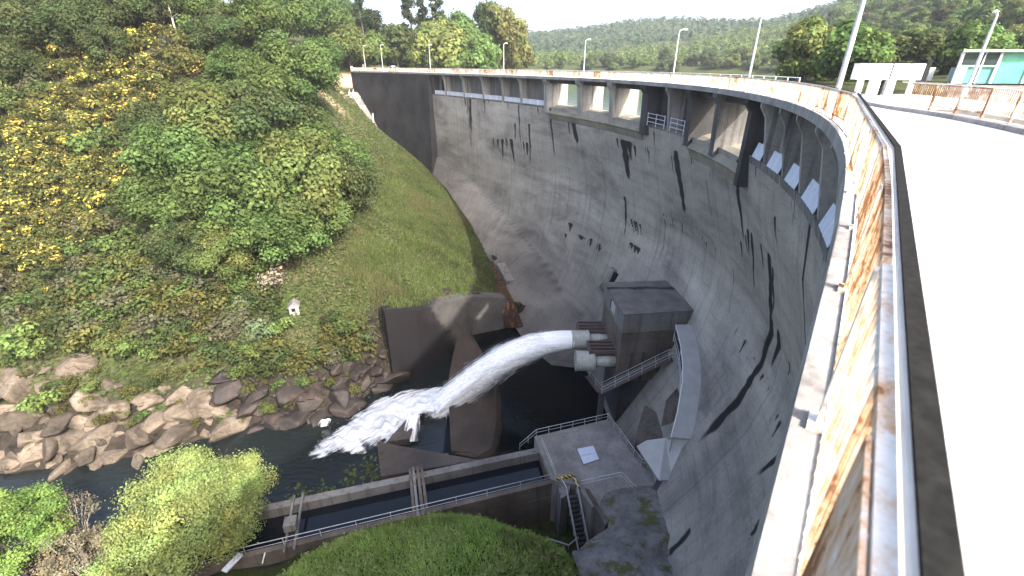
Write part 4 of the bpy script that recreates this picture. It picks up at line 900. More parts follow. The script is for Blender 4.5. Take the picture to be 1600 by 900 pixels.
# ------------------------------------------------------------------ settling basin
tb = tag(empty('basin', (-8, 36, -41)), 'long concrete basin of dark still water with narrow walls', 'basin')
T0, T1 = Vector((-34.5, 30.8)), Vector((3.9, 41.5)); N0, N1 = Vector((-34, 25.5)), Vector((5.2, 36.9))
def wall2(a, b, th, z0, z1, name, mat):
    e = (b-a).normalized(); n = Vector((-e.y, e.x))*th/2
    own(MB().prism([(a.x-n.x, a.y-n.y), (b.x-n.x, b.y-n.y), (b.x+n.x, b.y+n.y), (a.x+n.x, a.y+n.y)], z0, z1).build(name, M[mat]), tb)
wall2(T0, T1, .85, -48, -40.5, 'far_wall', 'conc'); wall2(N0, N1, .6, -48, -40.5, 'near_wall', 'rusty_conc'); wall2(T1+Vector((-.35, -.3)), N1+Vector((-.9, .25)), .45, -47, -40.6, 'end_wall', 'rusty_conc')
wt = MB().prism([(-34.4, 30.4), (3.7, 41.0), (4.5, 37.2), (-34, 25.9)], -46, -41.7).build('basin_water', M['tank']); tag(wt, kind='structure')
for u0, u1, nm in ((640, 651, 1), (648, 657, 1), (658, 662, 1), (664, 668, 1)): pass
ev = (T1-T0).normalized(); pv = Vector((ev.y, -ev.x))
def across(u, v, w_, lab, mat, zz=-40.35, grp='beams across the basin'):
    p = at(u, v, z=-40.4); p = Vector((p[0], p[1])); q = p+pv*6.2
    tag(MB().bar((p.x-pv.x*.5, p.y-pv.y*.5, zz), (q.x, q.y, zz), w_, .3).build('cross_beam', M[mat]), lab, 'beam', grp)
across(641, 739, .3, 'leftmost of the four close brown beams across the middle of the basin', 'rusty_conc'); across(646, 737, .28, 'second of the four close beams across the middle of the basin', 'conc')
across(653, 735, .34, 'third of the four close beams across the middle of the basin, rusty', 'rusty_conc'); across(659, 733, .3, 'rightmost of the four close beams across the middle of the basin', 'rusty_conc')
across(473, 777, .22, 'thin grey beam across the basin right of the small box', 'conc'); across(459, 781, .2, 'thin grey beam carrying the small box over the basin', 'conc')
gx0 = at(456, 824, z=-40); t = tag(empty('gauge_box', (gx0[0], gx0[1], -40.4)), 'small grey box standing over the left part of the basin', 'box')
own(MB().box((gx0[0], gx0[1], -39.9), 1.15, 1.2, .9, .27).build('case', M['conc'], bevel=.03), t); own(MB().box((gx0[0], gx0[1]-.1, -41.9), .5, .5, 2.0, .27).build('pedestal', M['dark_conc']), t)
t = tag(empty('basin_railing', (-8, 33, -40.5)), 'long thin tube railing along the near wall of the basin', 'railing')
rr = [Vector((N0.x+(N1.x-N0.x)*q, N0.y+(N1.y-N0.y)*q+.05, -40.52)) for q in (.05, .3, .55, .8, .985)]
rail_run(t, rr, 1.05, every=3.2, mids=(.5,))
t = tag(empty('pale_plank', (-27, 26, -40)), 'pale grey plank edge showing under the bright bush', 'plank')
own(MB().bar(P3(350, 893, -39.6), P3(376, 866, -39.8), .6, .15).build('board', M['bluewhite']), t)
own(MB().tube([P3(410, 880, -40), P3(414, 864, -39.0)], .06, 6).build('stake', M['white']), t)
wl = MB().bar((-2.2, 34.55, -42.6), (5.0, 36.55, -42.6), .12, .1).build('ledge_pipe', M['conc']); tag(wl, 'thin pipe along the dark wall under the near basin railing', 'pipe')

# ------------------------------------------------------------------ weir across the pool
def ring_prism(poly_bot, tops, z0):
    return MB().prism(poly_bot, z0, tops)
wp = [(-7.6, 42.4), (-4.4, 41.2), (-1.9, 43.0), (-1.2, 48.0), (-1.5, 55.5), (-3.2, 61.5), (-5.6, 67.5), (-7.2, 71.5), (-9.6, 70.2), (-9.9, 64), (-9.8, 57), (-8.8, 50)]
cw = np.mean(np.array(wp), 0); wm = MB(); wp = [(x_*1.033, y_*1.033) for x_, y_ in wp]; layers = [(1.0, -49), (1.0, -45.2), (.93, -44.2), (.78, -43.55), (.45, -43.3)]
ctr = [(-4.9, 42.6), (-4.9, 43.2), (-5.0, 44), (-5.2, 48.5), (-5.6, 55.5), (-6.6, 61.6), (-7.6, 67), (-8.2, 69.8), (-8.6, 69.4), (-6.9, 63), (-5.8, 57), (-5.3, 50)]
ctr = [(x_*1.033, y_*1.033) for x_, y_ in ctr]
vs = []
for k_, z in layers:
    for i, q in enumerate(wp):
        keep = i in (0, 9, 10, 11) or i == 8
        kk = 1.0 if keep else k_
        vs.append((ctr[i][0]+(q[0]-ctr[i][0])*kk, ctr[i][1]+(q[1]-ctr[i][1])*kk, z))
n = len(wp); wm.add(vs, [(l*n+i, l*n+(i+1) % n, (l+1)*n+(i+1) % n, (l+1)*n+i) for l in range(len(layers)-1) for i in range(n)]+[tuple((len(layers)-1)*n+i for i in range(n))])
tag(wm.build('curved_weir', M['weir'], smooth=False), 'curved brown stained concrete weir across the plunge pool under the jet', 'weir')
q = [at(589, 690, z=-42.6), at(648, 700, z=-42.8), at(705, 706, z=-42.6), at(760, 718, z=-41.6), at(600, 750, z=-41)]
lw = MB().prism([tuple(q[0][:2]), tuple(q[1][:2]), tuple(q[2][:2]), (-4, 40.2), (-15.2, 37.9)], -48, [-42.6, -43.2, -43.2, -41.0, -41.2]).build('weir_side_wall', M['wet']); tag(lw, 'dark wedge shaped concrete wall between the basin and the falling water', 'wall')
f0, f1, f2 = at(604, 690, z=-44.9), at(640, 693, z=-45.2), at(639, 655, z=-43.4)
fb = MB().prism([tuple(f0[:2]), tuple(f1[:2]), (f1[0]+.7, f1[1]+3.0), (f2[0]+.6, f2[1]+.3), (f2[0]-.2, f2[1]+.2)], -48, [-44.9, -44.3, -43.4, -43.1, -43.3]).build('deflector_block', M['wet']); tag(fb, 'dark pointed concrete deflector standing in the white water', 'deflector')

# ------------------------------------------------------------------ jet and white water
def jc(x): return -33.45-.0322*max(0., 8.9-x)**2*.98
xs_j = np.concatenate([np.linspace(9.3, -8, 60), np.linspace(-8.4, -16.5, 26)]); nv = 40; vs = []; dn = []; fl_ = []
for x in xs_j:
    k = (9.3-x)/25.8; r = 1.2+1.25*k; sq = 1+.25*k
    for j in range(nv):
        fl_.append((x, r*j*2*math.pi/nv, 0)); a = j*2*math.pi/nv; nn_ = vnoise(np.array([x*.14]), np.array([math.cos(a)*2.2+5]), np.array([math.sin(a)*2.2+5]), 3)[0]-.5
        n2_ = vnoise(np.array([x*.3]), np.array([math.cos(a)*5+9]), np.array([math.sin(a)*5+9]), 4)[0]-.5
        rr = r*(1.04+(nn_*.36+n2_*.16)*min(1, k*2.2+.05))
        low = max(0, -math.sin(a))*k*1.4
        vs.append((x, 55.3+rr*1.05*math.cos(a)-.4*k, jc(x)+rr*sq*math.sin(a)-low)); dn.append(1.35-.55*k*(1+max(0, -math.sin(a))*.9))
jf = grid_faces(len(xs_j), nv); jf = np.concatenate([jf, np.stack([np.arange(len(xs_j)-1)*nv+nv-1, np.arange(1, len(xs_j))*nv+nv-1, np.arange(1, len(xs_j))*nv, np.arange(len(xs_j)-1)*nv], 1)])
jet = fast_mesh('water_jet', vs, jf, M['foam'], smooth=True, attrs={'dens': ('FLOAT', dn), 'fl': ('FLOAT_VECTOR', fl_)}); tag(jet, kind='stuff')
# looser sheets of water round the solid core
V0 = np.array(vs); cx_ = np.repeat(V0.reshape(len(xs_j), nv, 3).mean(1), nv, 0); kx = np.clip((9.3-V0[:, 0])/25.8, 0, 1)
for q_, (gr, dd) in enumerate(((.14, .44), (.32, .26), (.55, .10))):
    Vq = cx_+(V0-cx_)*(1+gr*np.clip(kx*2.2, 0, 1))[:, None]; Vq[:, 2] -= gr*1.6*np.clip(kx*2, 0, 1)*(V0[:, 2] < cx_[:, 2])
    tag(fast_mesh('jet_spray', Vq, jf, M['foam'], smooth=True, attrs={'dens': ('FLOAT', np.minimum(dd+.0*kx, dd)*np.clip(kx*5, 0, 1)+np.where(kx < .08, -1, 0)), 'fl': ('FLOAT_VECTOR', np.array(fl_)+[q_*37, q_*11, 0])}), kind='stuff')
# thin falling veil under the jet
vx, vk = np.meshgrid(np.linspace(5.5, -15, 50), np.linspace(0, 1, 14), indexing='ij'); vx, vk = vx.ravel(), vk.ravel()
zj = np.array([jc(x) for x in vx]); fall = np.interp(vx, [-15, -8, -2, 5.5], [.3, 2.8, 4.2, .6])
for q_, oy in ((0, -.2), (1, -.9)):
    tag(fast_mesh('water_veil', np.stack([vx+vk*.3, 55.1+oy+fbm(vx*.4, vk*2, seed=4+q_)*1.2, zj-.6-vk*fall], 1), grid_faces(50, 14), M['foam'], smooth=True,
        attrs={'dens': ('FLOAT', np.clip(.42-.5*vk+fbm(vx*.8, vk*1.2, seed=q_)*.7, -.6, .6)*np.interp(vx, [-15, -6, 2, 5.5], [1, .9, .6, .1])), 'fl': ('FLOAT_VECTOR', np.stack([vx, vk*4+q_*9, 0*vx], 1))}), kind='stuff')
# foam on the river: polylines of (x, y, half width, height)
FP = [(-8.2, 55.6, 1.5, -42.6), (-12.0, 55.2, 2.9, -44.3), (-15.6, 54.0, 4.5, -44.8), (-18.4, 51.8, 4.6, -45.), (-21.0, 49.6, 3.9, -45.1), (-23.4, 47.6, 3.0, -45.2), (-25.8, 45.8, 2.1, -45.25), (-27.8, 44.6, 1.1, -45.3)]
FP = np.array(FP); tq = np.linspace(0, len(FP)-1, 120); C4 = np.stack([np.interp(tq, np.arange(len(FP)), FP[:, k]) for k in range(4)], 1)
dxy = np.gradient(C4[:, :2], axis=0); nn2 = np.stack([-dxy[:, 1], dxy[:, 0]], 1)/np.linalg.norm(dxy, axis=1)[:, None]
kk = np.linspace(-1.25, 1.25, 50); Vx = C4[:, None, 0]+nn2[:, None, 0]*kk[None]*C4[:, None, 2]; Vy = C4[:, None, 1]+nn2[:, None, 1]*kk[None]*C4[:, None, 2]
fu, fv = (Vx*.75-Vy*.6), (Vx*.6+Vy*.75)
hgt = (np.abs(fbm(fu*.28, fv*.75, oct=3, seed=40))*2.4+.2)*np.clip(1.15-np.abs(kk)[None], 0, 1)*np.interp(tq, [0, 3, 7], [1.2, 1.2, .35])[:, None]
Vz = C4[:, None, 3]+hgt-np.clip(np.abs(kk)[None]-.9, 0, 1)*1.5
dens = np.interp(tq, [0, 2, 4, 6, 7], [1.25, 1.3, 1.05, .6, .15])[:, None]-np.abs(kk)[None]**2*.85+fbm(fu*.22, fv*.6, oct=4, seed=45)*1.7
fo = fast_mesh('white_water', np.stack([Vx.ravel(), Vy.ravel(), Vz.ravel()], 1), grid_faces(120, 50), M['foam2'], smooth=True, attrs={'dens': ('FLOAT', np.clip(dens.ravel(), -1, 1.4)), 'fl': ('FLOAT_VECTOR', np.stack([fbm(Vx*.3, Vy*.3, seed=91).ravel()*5+np.broadcast_to(tq[:, None]*3.9, Vx.shape).ravel(), (kk[None]*C4[:, None, 2]*.8).ravel(), np.zeros(Vx.size)], 1))}); tag(fo, kind='stuff')
# little fall over the side of the deflector and a separate spill
for k, (uv0, z0, uv1, z1, w_) in enumerate([((646, 650), -43.2, (642, 692), -45.2, 1.0), ((511, 657), -44.2, (506, 668), -45.3, .7)]):
    a, b = P3(*uv0, z0), P3(*uv1, z1); gx_, gk = np.meshgrid(np.linspace(-1, 1, 10), np.linspace(0, 1, 14), indexing='ij'); gx_, gk = gx_.ravel(), gk.ravel()
    vv = np.array(a)[None]*(1-gk)[:, None]+np.array(b)[None]*gk[:, None]+np.stack([gx_*w_*(1+.3*gk), .1*np.sin(gx_*4), .25*np.sin(gk*math.pi)+.25+fbm(gx_*2, gk*4, seed=k)*.5], 1)
    tag(fast_mesh('white_water', vv, grid_faces(10, 14), M['foam'], smooth=True, attrs={'dens': ('FLOAT', .9-.5*np.abs(gx_)-.2*gk), 'fl': ('FLOAT_VECTOR', np.stack([gk*3, gx_, 0*gk], 1))}), kind='stuff')
# droplets thrown off the jet and the splash
def drops(n, fn, r0, r1, name):
    P_, R_s = [], []
    for i in range(n): p, k = fn(); P_.append(p); R_s.append(rng.uniform(r0, r1)*k)
    P_ = np.array(P_); R_s = np.array(R_s); o = np.array([(1, 0, 0), (0, 1, 0), (-1, 0, 0), (0, -1, 0), (0, 0, 1), (0, 0, -1)], float)
    V = (P_[:, None]+o[None]*R_s[:, None, None]*np.array([1.8, 1, 1])).reshape(-1, 3)
    F = np.array([(0, 1, 4), (1, 2, 4), (2, 3, 4), (3, 0, 4), (1, 0, 5), (2, 1, 5), (3, 2, 5), (0, 3, 5)]); F = (F[None]+np.arange(n)[:, None, None]*6).reshape(-1, 3)
    tag(fast_mesh(name, V, F, M['spray']), kind='stuff')
def jd():
    k = rng.uniform(.12, 1)**.8; x = 9-k*25.5; a = rng.uniform(0, 2*math.pi); r = (1.25+.8*k)*(1+abs(rng.normal(0, .16+.1*k)))
    return (x, 55.3-.4*k+r*math.cos(a), jc(x)+r*math.sin(a)*1.05), 1
drops(3800, jd, .012, .04, 'jet_spray')
def sd_():
    i = int(rng.integers(0, 105)); k = rng.normal(0, .5); c = C4[i]; return (c[0]+nn2[i, 0]*k*c[2], c[1]+nn2[i, 1]*k*c[2], c[3]+abs(rng.normal(0, .55))*np.interp(i, [0, 60, 105], [1.6, 1.2, .4])), 1
drops(900, sd_, .012, .04, 'splash_spray')

# ------------------------------------------------------------------ stone hut
hp_ = ground_hit(461, 486); hx, hy, hzv = hp_
t = tag(empty('stone_hut', (hx, hy, hzv-.2), .35), 'tiny old stone hut with tiled gable roof and dark window on the green slope', 'hut')
def loc(mb, name, mat): o = mb.build(name, M[mat]); o.parent = t; return o
mb = MB().prism([(-1, -1.2), (1, -1.2), (1, 1.2), (-1, 1.2)], -.8, 1.7); loc(mb, 'wall', 'pier')
mb = MB().add([(-1, -1.2, 1.7), (1, -1.2, 1.7), (0, -1.2, 2.5), (-1, 1.2, 1.7), (1, 1.2, 1.7), (0, 1.2, 2.5)], [(0, 1, 2), (5, 4, 3), (0, 3, 4, 1)]); loc(mb, 'gable', 'pier')
for sg in (-1, 1): loc(MB().bar((sg*.62, -1.4, 2.08), (sg*.62, 1.4, 2.08), 1.0, .1), 'ridge_cap', 'slab') if False else None
mb = MB(); mb.add([(-1.25, -1.4, 1.55), (0, -1.4, 2.58), (0, 1.4, 2.58), (-1.25, 1.4, 1.55), (-1.25, -1.4, 1.65), (0, -1.4, 2.7), (0, 1.4, 2.7), (-1.25, 1.4, 1.65), (1.25, -1.4, 1.55), (1.25, 1.4, 1.55), (1.25, -1.4, 1.65), (1.25, 1.4, 1.65)],
   [(0, 1, 2, 3), (4, 7, 6, 5), (0, 4, 5, 1), (3, 2, 6, 7), (0, 3, 7, 4), (1, 8, 9, 2), (5, 6, 11, 10), (1, 5, 10, 8), (2, 9, 11, 6), (8, 10, 11, 9)]); loc(mb, 'roof', 'conc'); t.scale = (.72,)*3
loc(MB().box((-.1, -1.2, .55), .8, .06, .85), 'window', 'black'); loc(MB().box((1.0, .35, -.2), .06, .8, 1.7), 'doorway', 'black')

# ================================================================== vegetation
def leaves(centres, normals, size, palette, r, elong=1.5, up=.25):
    """diamond leaf faces with their own colour; returns verts, faces, colours"""
    n = len(centres); N = normals+r.normal(0, .38, (n, 3)); N[:, 2] += up; N /= np.linalg.norm(N, axis=1)[:, None]+1e-9
    A = np.cross(N, r.normal(0, 1, (n, 3))); A /= np.linalg.norm(A, axis=1)[:, None]+1e-9; B = np.cross(N, A)
    s = size*r.uniform(.6, 1.35, n)[:, None]
    V = np.stack([centres-A*s*elong*.5, centres-B*s*.5, centres+A*s*elong*.5, centres+B*s*.5], 1).reshape(-1, 3)
    pal = np.array(palette); c = (pal[r.integers(0, len(pal), n)]*.55+pal.mean(0)*.45)*r.uniform(.82, 1.18, (n, 1))
    return V, np.arange(n*4).reshape(-1, 4), np.repeat(c, 4, 0)
def lump_leaves(lumps, per, size, palette, r, tint=.25, elong=1.5):
    Vs, Fs, Cs = [], [], []; b = 0
    for (cx, cy, cz, lr) in lumps:
        n = max(12, int(per*(lr**2)))
        D = r.normal(0, 1, (n, 3)); D[:, 2] += .35; D /= np.linalg.norm(D, axis=1)[:, None]
        rad = lr*(1-.5*r.random((n, 1))**2.2)*(1+.22*r.normal(0, 1, (n, 1)))
        # a few sprigs poke out of each lump
        C = np.array([cx, cy, cz])+D*rad*np.array([1, 1, .8])
        V, F, K = leaves(C, D, size, palette, r, elong); K = K*(1+tint*r.uniform(-1, 1))*np.array([1+r.uniform(-.12, .14), 1, 1])
        Vs.append(V); Fs.append(F+b); Cs.append(K); b += len(V)
    return np.concatenate(Vs), np.concatenate(Fs), np.concatenate(Cs)
def crown_lumps(n, rx, rz, zc, lr, r, low=-.5):
    out = []
    while len(out) < n:
        d = r.normal(0, 1, 3); d /= np.linalg.norm(d)
        if d[2] < low: continue
        k = r.uniform(.45, .98)**.6*r.uniform(.8, 1.08)
        out.append((d[0]*rx*k, d[1]*rx*k, zc+d[2]*rz*k, lr*r.uniform(.65, 1.3)))
    return out
def limbs(mb, lumps, h0, r0, r, base=-4):
    lean = r.normal(0, .25, 2)
    mb.tube([(0, 0, base), (lean[0]*.2, lean[1]*.2, h0*.5), (lean[0], lean[1], h0)], [r0*1.25, r0, r0*.7], 9)
    for L_ in r.permutation(len(lumps))[:9]:
        l = lumps[L_]; z0 = h0*r.uniform(.6, 1.)
        mid = ((l[0]+lean[0])*.45, (l[1]+lean[1])*.45, (l[2]*.55+z0*.45))
        mb.tube([(lean[0]*.8, lean[1]*.8, z0), mid, (l[0], l[1], l[2])], [r0*.5, r0*.3, r0*.08], 6)
OAK = [(.060, .100, .026), (.073, .118, .030), (.096, .146, .040), (.048, .082, .024), (.116, .158, .052)]
DOAK = [(.054, .074, .026), (.066, .092, .031), (.046, .063, .024), (.084, .108, .040)]
YOAK = [(.095, .125, .034), (.12, .152, .042), (.08, .104, .03), (.145, .17, .055)]
PINE = [(.030, .048, .020), (.040, .058, .026), (.055, .066, .034)]
RUST = [(.10, .10, .035), (.13, .12, .04), (.08, .09, .03)]
def make_tree(seed, pal, n=36, rx=4.0, rz=3.8, zc=6.2, lr=1.35, per=240, size=.24, low=-.45, name='oak_tree', r0=.28):
    r = np.random.default_rng(seed); lumps = crown_lumps(n, rx, rz, zc, lr, r, low)
    root = empty(name, (0, 0, -500)); mb = MB(); limbs(mb, lumps, zc*.62, r0, r)
    t = mb.build('trunk', M['bark'], smooth=True); t.parent = root
    V, F, K = lump_leaves(lumps, per, size, pal, r, .34)
    c = fast_mesh('crown', V, F, M['leaf'], attrs={'leafcol': ('FLOAT_COLOR', K)}); c.parent = root
    return root
def make_pine(seed, h=15, name='pine_tree', spread=3.0, start=.55, per=55):
    r = np.random.default_rng(seed); root = empty(name, (0, 0, -500)); mb = MB(); mb.tube([(0, 0, -4), (.15, .1, h*.5), (.1, -.1, h)], [.26, .2, .05], 8); lumps = []
    for i in range(17):
        z = h*(start+(1-start)*i/16); L_ = spread*(1-(i/16)**1.6*.8)*r.uniform(.45, 1.1); a = r.uniform(0, 6.28)
        p = (L_*math.cos(a), L_*math.sin(a), z+L_*.18); mb.tube([(0, 0, z), p], [.07, .02], 5); lumps += [(p[0], p[1], p[2], r.uniform(.7, 1.15)), (p[0]*.55, p[1]*.55, z+.2, r.uniform(.5, .9))]
    t = mb.build('trunk', M['bark']); t.parent = root
    V, F, K = lump_leaves(lumps, per, .36, PINE, r, elong=2.4)
    c = fast_mesh('crown', V, F, M['leaf'], attrs={'leafcol': ('FLOAT_COLOR', K)}); c.parent = root
    return root
def make_shrub(seed, pal, flower=None, frac=0., n=9, rx=1.0, rz=.75, per=150, size=.17, name='broom_shrub', lr=.55, elong=1.6, stems=9, zc=.8):
    r = np.random.default_rng(seed); lumps = crown_lumps(n, rx, rz, zc, lr, r, -.5); mb = MB()
    for l in lumps[:stems]: mb.tube([(l[0]*.15, l[1]*.15, -.8), (l[0]*.6, l[1]*.6, l[2]*.5), (l[0]*1.05, l[1]*1.05, l[2]+lr*.7)], [.035, .022, .008], 5)
    V, F, K = lump_leaves(lumps, per, size, pal, r, .3, elong)
    if flower is not None:
        nq = len(F); top = (V[F[:, 0], 2] > zc*.55); zz = vnoise(V[F[:, 0], 0]*1.7, V[F[:, 0], 1]*1.7, V[F[:, 0], 2]*1.7, seed)
        fl = (zz+r.uniform(-.2, .2, nq) > 1-frac) & (top | (r.random(nq) < .3)); fc = np.array(flower)*r.uniform(.7, 1.15, (nq, 1))
        K = np.where(np.repeat(fl, 4)[:, None], np.repeat(fc, 4, 0), K)
    sv = np.array(mb.v); sf = [f for f in mb.f if len(f) == 4]; sc_ = np.tile(np.array([[.09, .075, .055]]), (len(sv), 1))
    Fq = np.array(sf, int).reshape(-1, 4)
    o = fast_mesh(name, np.concatenate([V, sv]), np.concatenate([F, Fq+len(V)]), M['leaf'], attrs={'leafcol': ('FLOAT_COLOR', np.concatenate([K, sc_]))})
    o.location = (0, 0, -500); return o
used = set()
def place_tree(proto, u, v, rpx, label, group=None, cat='tree', rad=4.3, zc=6.2, k=.8, name=None, Y=None, cmul=1.):
    if Y is None:
        g = ground_hit(u, v+rpx*k)
        if g is None: return None
        Y = g[1]-.5
    c = at(u, v, Y=Y); t = np.linalg.norm(c-np.array([0, 0, CH]))/np.linalg.norm(ray(u, v)); s = rpx*t/FPX/rad*cmul
    o = proto if proto.name not in used else dup(proto); used.add(proto.name); used.add(o.name)
    zb = c[2]-zc*s; g_ = hz(c[0], c[1])
    o.location = (c[0], c[1], max(zb, g_-3.0*s) if zb < g_ else zb); o.rotation_euler = (0, 0, random.uniform(0, 6.28)); o.scale = (s, s, s*random.uniform(.92, 1.08))
    tag(o, label, cat, group); return o
def put(proto, x, y, s, label, cat, group=None, dz=0., z=None):
    o = proto if proto.name not in used else dup(proto); used.add(proto.name); used.add(o.name)
    o.location = (x, y, (hz(x, y) if z is None else z)+dz); o.rotation_euler = (random.uniform(-.12, .12), random.uniform(-.12, .12), random.uniform(0, 6.28)); o.scale = (s, s, s*random.uniform(.8, 1.1)); tag(o, label, cat, group); return o

oaks = [make_tree(100+i, p) for i, p in enumerate((OAK, OAK, OAK, YOAK, DOAK))]
CL = [(455, 112, 46), (405, 142, 42), (365, 112, 32), (330, 205, 52), (418, 205, 54), (490, 232, 48), (290, 262, 50), (382, 285, 58), (466, 300, 58), (528, 290, 40), (248, 305, 42), (318, 338, 46), (435, 360, 46), (500, 345, 36), (246, 205, 34), (545, 250, 26), (360, 165, 40), (440, 250, 46), (350, 400, 34), (290, 385, 32)]
for i, (u, v, r_) in enumerate(CL):
    place_tree(oaks[i % 5], u, v, r_*1.3, 'leafy green oak in the dense grove on the slope left of the dam', 'oaks of the grove left of the dam')
TOP = [(60, 45, 38, 4), (130, 48, 36, 4), (190, 22, 34, 4), (18, 105, 32, 4), (392, 34, 40, 1), (440, 20, 40, 0), (492, 45, 42, 2), (340, 55, 30, 4), (545, 78, 30, 3), (560, 45, 26, 2), (520, 20, 30, 0), (500, 95, 30, 2), (250, 12, 28, 4), (300, 10, 28, 1), (90, 10, 30, 4), (20, 25, 34, 4), (165, 75, 26, 4)]
for u, v, r_, k in TOP:
    place_tree(oaks[k], u, v, r_*1.2, 'green tree on the hilltop edge above the yellow broom slope', 'trees along the top of the left hill', k=.9)
bgs = [make_tree(140+i, p, n=38, rx=3.9, rz=4.2, zc=5.4, lr=1.35, per=130, size=.42, name='round_tree', low=-.9) for i, p in enumerate([[tuple(q*1.3 for q in c_) for c_ in p_] for p_ in (YOAK, OAK, DOAK, RUST)])]
BK = [(618, 62, 26, 2, 205), (590, 78, 26, 1, 203), (650, 72, 30, 0, 216), (700, 66, 42, 0, 220), (742, 82, 34, 1, 218), (682, 48, 28, 0, 224), (720, 48, 26, 1, 226), (668, 92, 20, 2, 214), (722, 98, 20, 0, 214), (640, 88, 20, 1, 228), (566, 92, 20, 3, 204), (605, 95, 15, 1, 222)]
for u, v, r_, k, Y in BK:
    place_tree(bgs[k], u, v, r_, 'round leafy tree in the row behind the far left end of the crest', 'round trees behind the left end of the dam', Y=Y, cmul=1.08)
for u, v, r_, k, Y, lab in [(790, 62, 30, 3, 236, 'tall brownish green tree ending the row behind the far lamps'), (806, 88, 22, 3, 233, 'low yellowish tree at the right edge of the row behind the crest'), (770, 52, 24, 2, 240, 'dark green tree between the round tree and the brownish tall one')]:
    o = place_tree(bgs[k], u, v, r_, lab, None, Y=Y, cmul=1.1); o.scale.z *= 1.35
pines = [make_pine(160), make_pine(161, 16, spread=2.4, start=.45), make_pine(162, 13, spread=3.6, start=.6)]
for i, (u, v, Y, h) in enumerate([(650, 2, 230, 17), (684, 4, 228, 15), (592, -6, 212, 17), (575, 14, 208, 13), (668, 14, 232, 15)]):
    p = at(u, 100, Y=Y); c = at(u, v-8, Y=Y); g_ = hz(p[0], p[1]); sc_ = max(.5, (c[2]-g_)/15)
    put(pines[i % 3], p[0], p[1], sc_, ['tall sparse pine standing above the round trees, tip cut by the picture edge', 'thin topped pine right of the tallest sparse pine', 'pine with thin stem against the white sky, left of the gap', 'small pine at the left edge of the sky gap', 'lower pine between the two sparse pine tops'][i], 'tree', 'pines behind the left end of the dam')
# trees of the hillside across the reservoir
cnt = 0; r = np.random.default_rng(5)
spots = []
for _ in range(6000):
    x, y = r.uniform(48, 330), r.uniform(70, 400)
    if x < y*.55+6 and y > 200: pass
    g_ = hz(x, y)
    if g_ < -2.2: continue
    if any((x-a)**2+(y-b)**2 < (4.6+.012*y)**2 for a, b in spots): continue
    if y/x < .72 or x/y < .42: continue
    if fbm(np.array([x*.02]), np.array([y*.02]), seed=77)[0] > .16 and r.random() < .75: continue
    spots.append((x, y))
    if len(spots) >= 165: break
for x, y in spots:
    put(bgs[int(r.choice([0, 1, 1, 2, 2, 3], p=[.2, .22, .22, .15, .15, .06]))], x, y, r.uniform(.7, 1.25), 'leafy tree among many on the wooded hillside across the reservoir', 'trees on the hillside across the reservoir', dz=-1.2)
fs_ = []
for _ in range(4000):
    x, y = r.uniform(-60, 330), r.uniform(300, 620); g_ = hz(x, y)
    if g_ < -2.5 or y < x*1.1 or any((x-a)**2+(y-b)**2 < 81 for a, b in fs_): continue
    fs_.append((x, y))
    if len(fs_) >= 420: break
fs_.sort(key=lambda q: q[0]**2+q[1]**2)
far_mass = fs_[105:]
for x, y in fs_[:105]:
    put(bgs[int(r.integers(0, 3))], x, y, r.uniform(.9, 1.5), 'distant round tree on the far shore of the reservoir', 'distant trees on the far shore of the reservoir', dz=-1.5)
hx_, hy_ = r.uniform(60, 420, 4200), r.uniform(110, 520, 4200); hz_ = height(hx_, hy_); ok = (hz_ > 1) & (hy_ > hx_*.7) & (hx_ > hy_*.4) & (fbm(hx_*.02, hy_*.02, seed=77) < .12); hx_, hy_, hz_ = hx_[ok], hy_[ok], hz_[ok]
cen = np.repeat(np.stack([hx_, hy_, hz_+1.2], 1), 70, 0); D = r.normal(0, 1, (len(cen), 3)); D /= np.linalg.norm(D, axis=1)[:, None]; lt = np.repeat(r.uniform(.7, 1.35, len(hx_)), 70)
V, F, K = leaves(cen+D*np.array([2.6, 2.6, 2.3])*np.repeat(r.uniform(.6, 1.3, len(hx_)), 70)[:, None], D, .75, [tuple(q*1.8 for q in c_) for c_ in OAK+YOAK+OAK+DOAK], r)
tag(fast_mesh('hillside_scrub', V, F, M['leaf'], attrs={'leafcol': ('FLOAT_COLOR', K*np.repeat(lt, 4)[:, None])}), kind='stuff')
# distant wooded ridge: one mass
mx, my = np.array(far_mass).T; mz = height(mx, my); cen = np.repeat(np.stack([mx, my, mz+4.], 1), 60, 0); D = r.normal(0, 1, (len(cen), 3)); D /= np.linalg.norm(D, axis=1)[:, None]
V, F, K = leaves(cen+D*np.array([4.6, 4.6, 4.4])*np.repeat(r.uniform(.8, 1.3, len(mx)), 60)[:, None], D, 1.7, [tuple(q*1.4 for q in c_) for c_ in OAK+DOAK], r)
tag(fast_mesh('far_shore_wood', V, F, M['leaf'], attrs={'leafcol': ('FLOAT_COLOR', K)}), kind='stuff')
fx_, fy_ = r.uniform(-500, 1300, 5200), r.uniform(640, 1500, 5200); fz_ = height(fx_, fy_); ok = (fz_ > 6) & (fy_ > fx_*.6); fx_, fy_, fz_ = fx_[ok], fy_[ok], fz_[ok]
cen = np.repeat(np.stack([fx_, fy_, fz_+3.5], 1), 16, 0); D = r.normal(0, 1, (len(cen), 3)); D /= np.linalg.norm(D, axis=1)[:, None]
sc_ = np.repeat(r.uniform(.7, 1.5, len(fx_)), 16)[:, None]
V, F, K = leaves(cen+D*np.array([3.6, 3.6, 5.2])*sc_, D, 3.4, [(.045, .075, .040), (.058, .09, .045), (.075, .11, .05)], r)
tag(fast_mesh('wooded_ridge', V, F, M['leaf'], attrs={'leafcol': ('FLOAT_COLOR', K)}), kind='stuff')

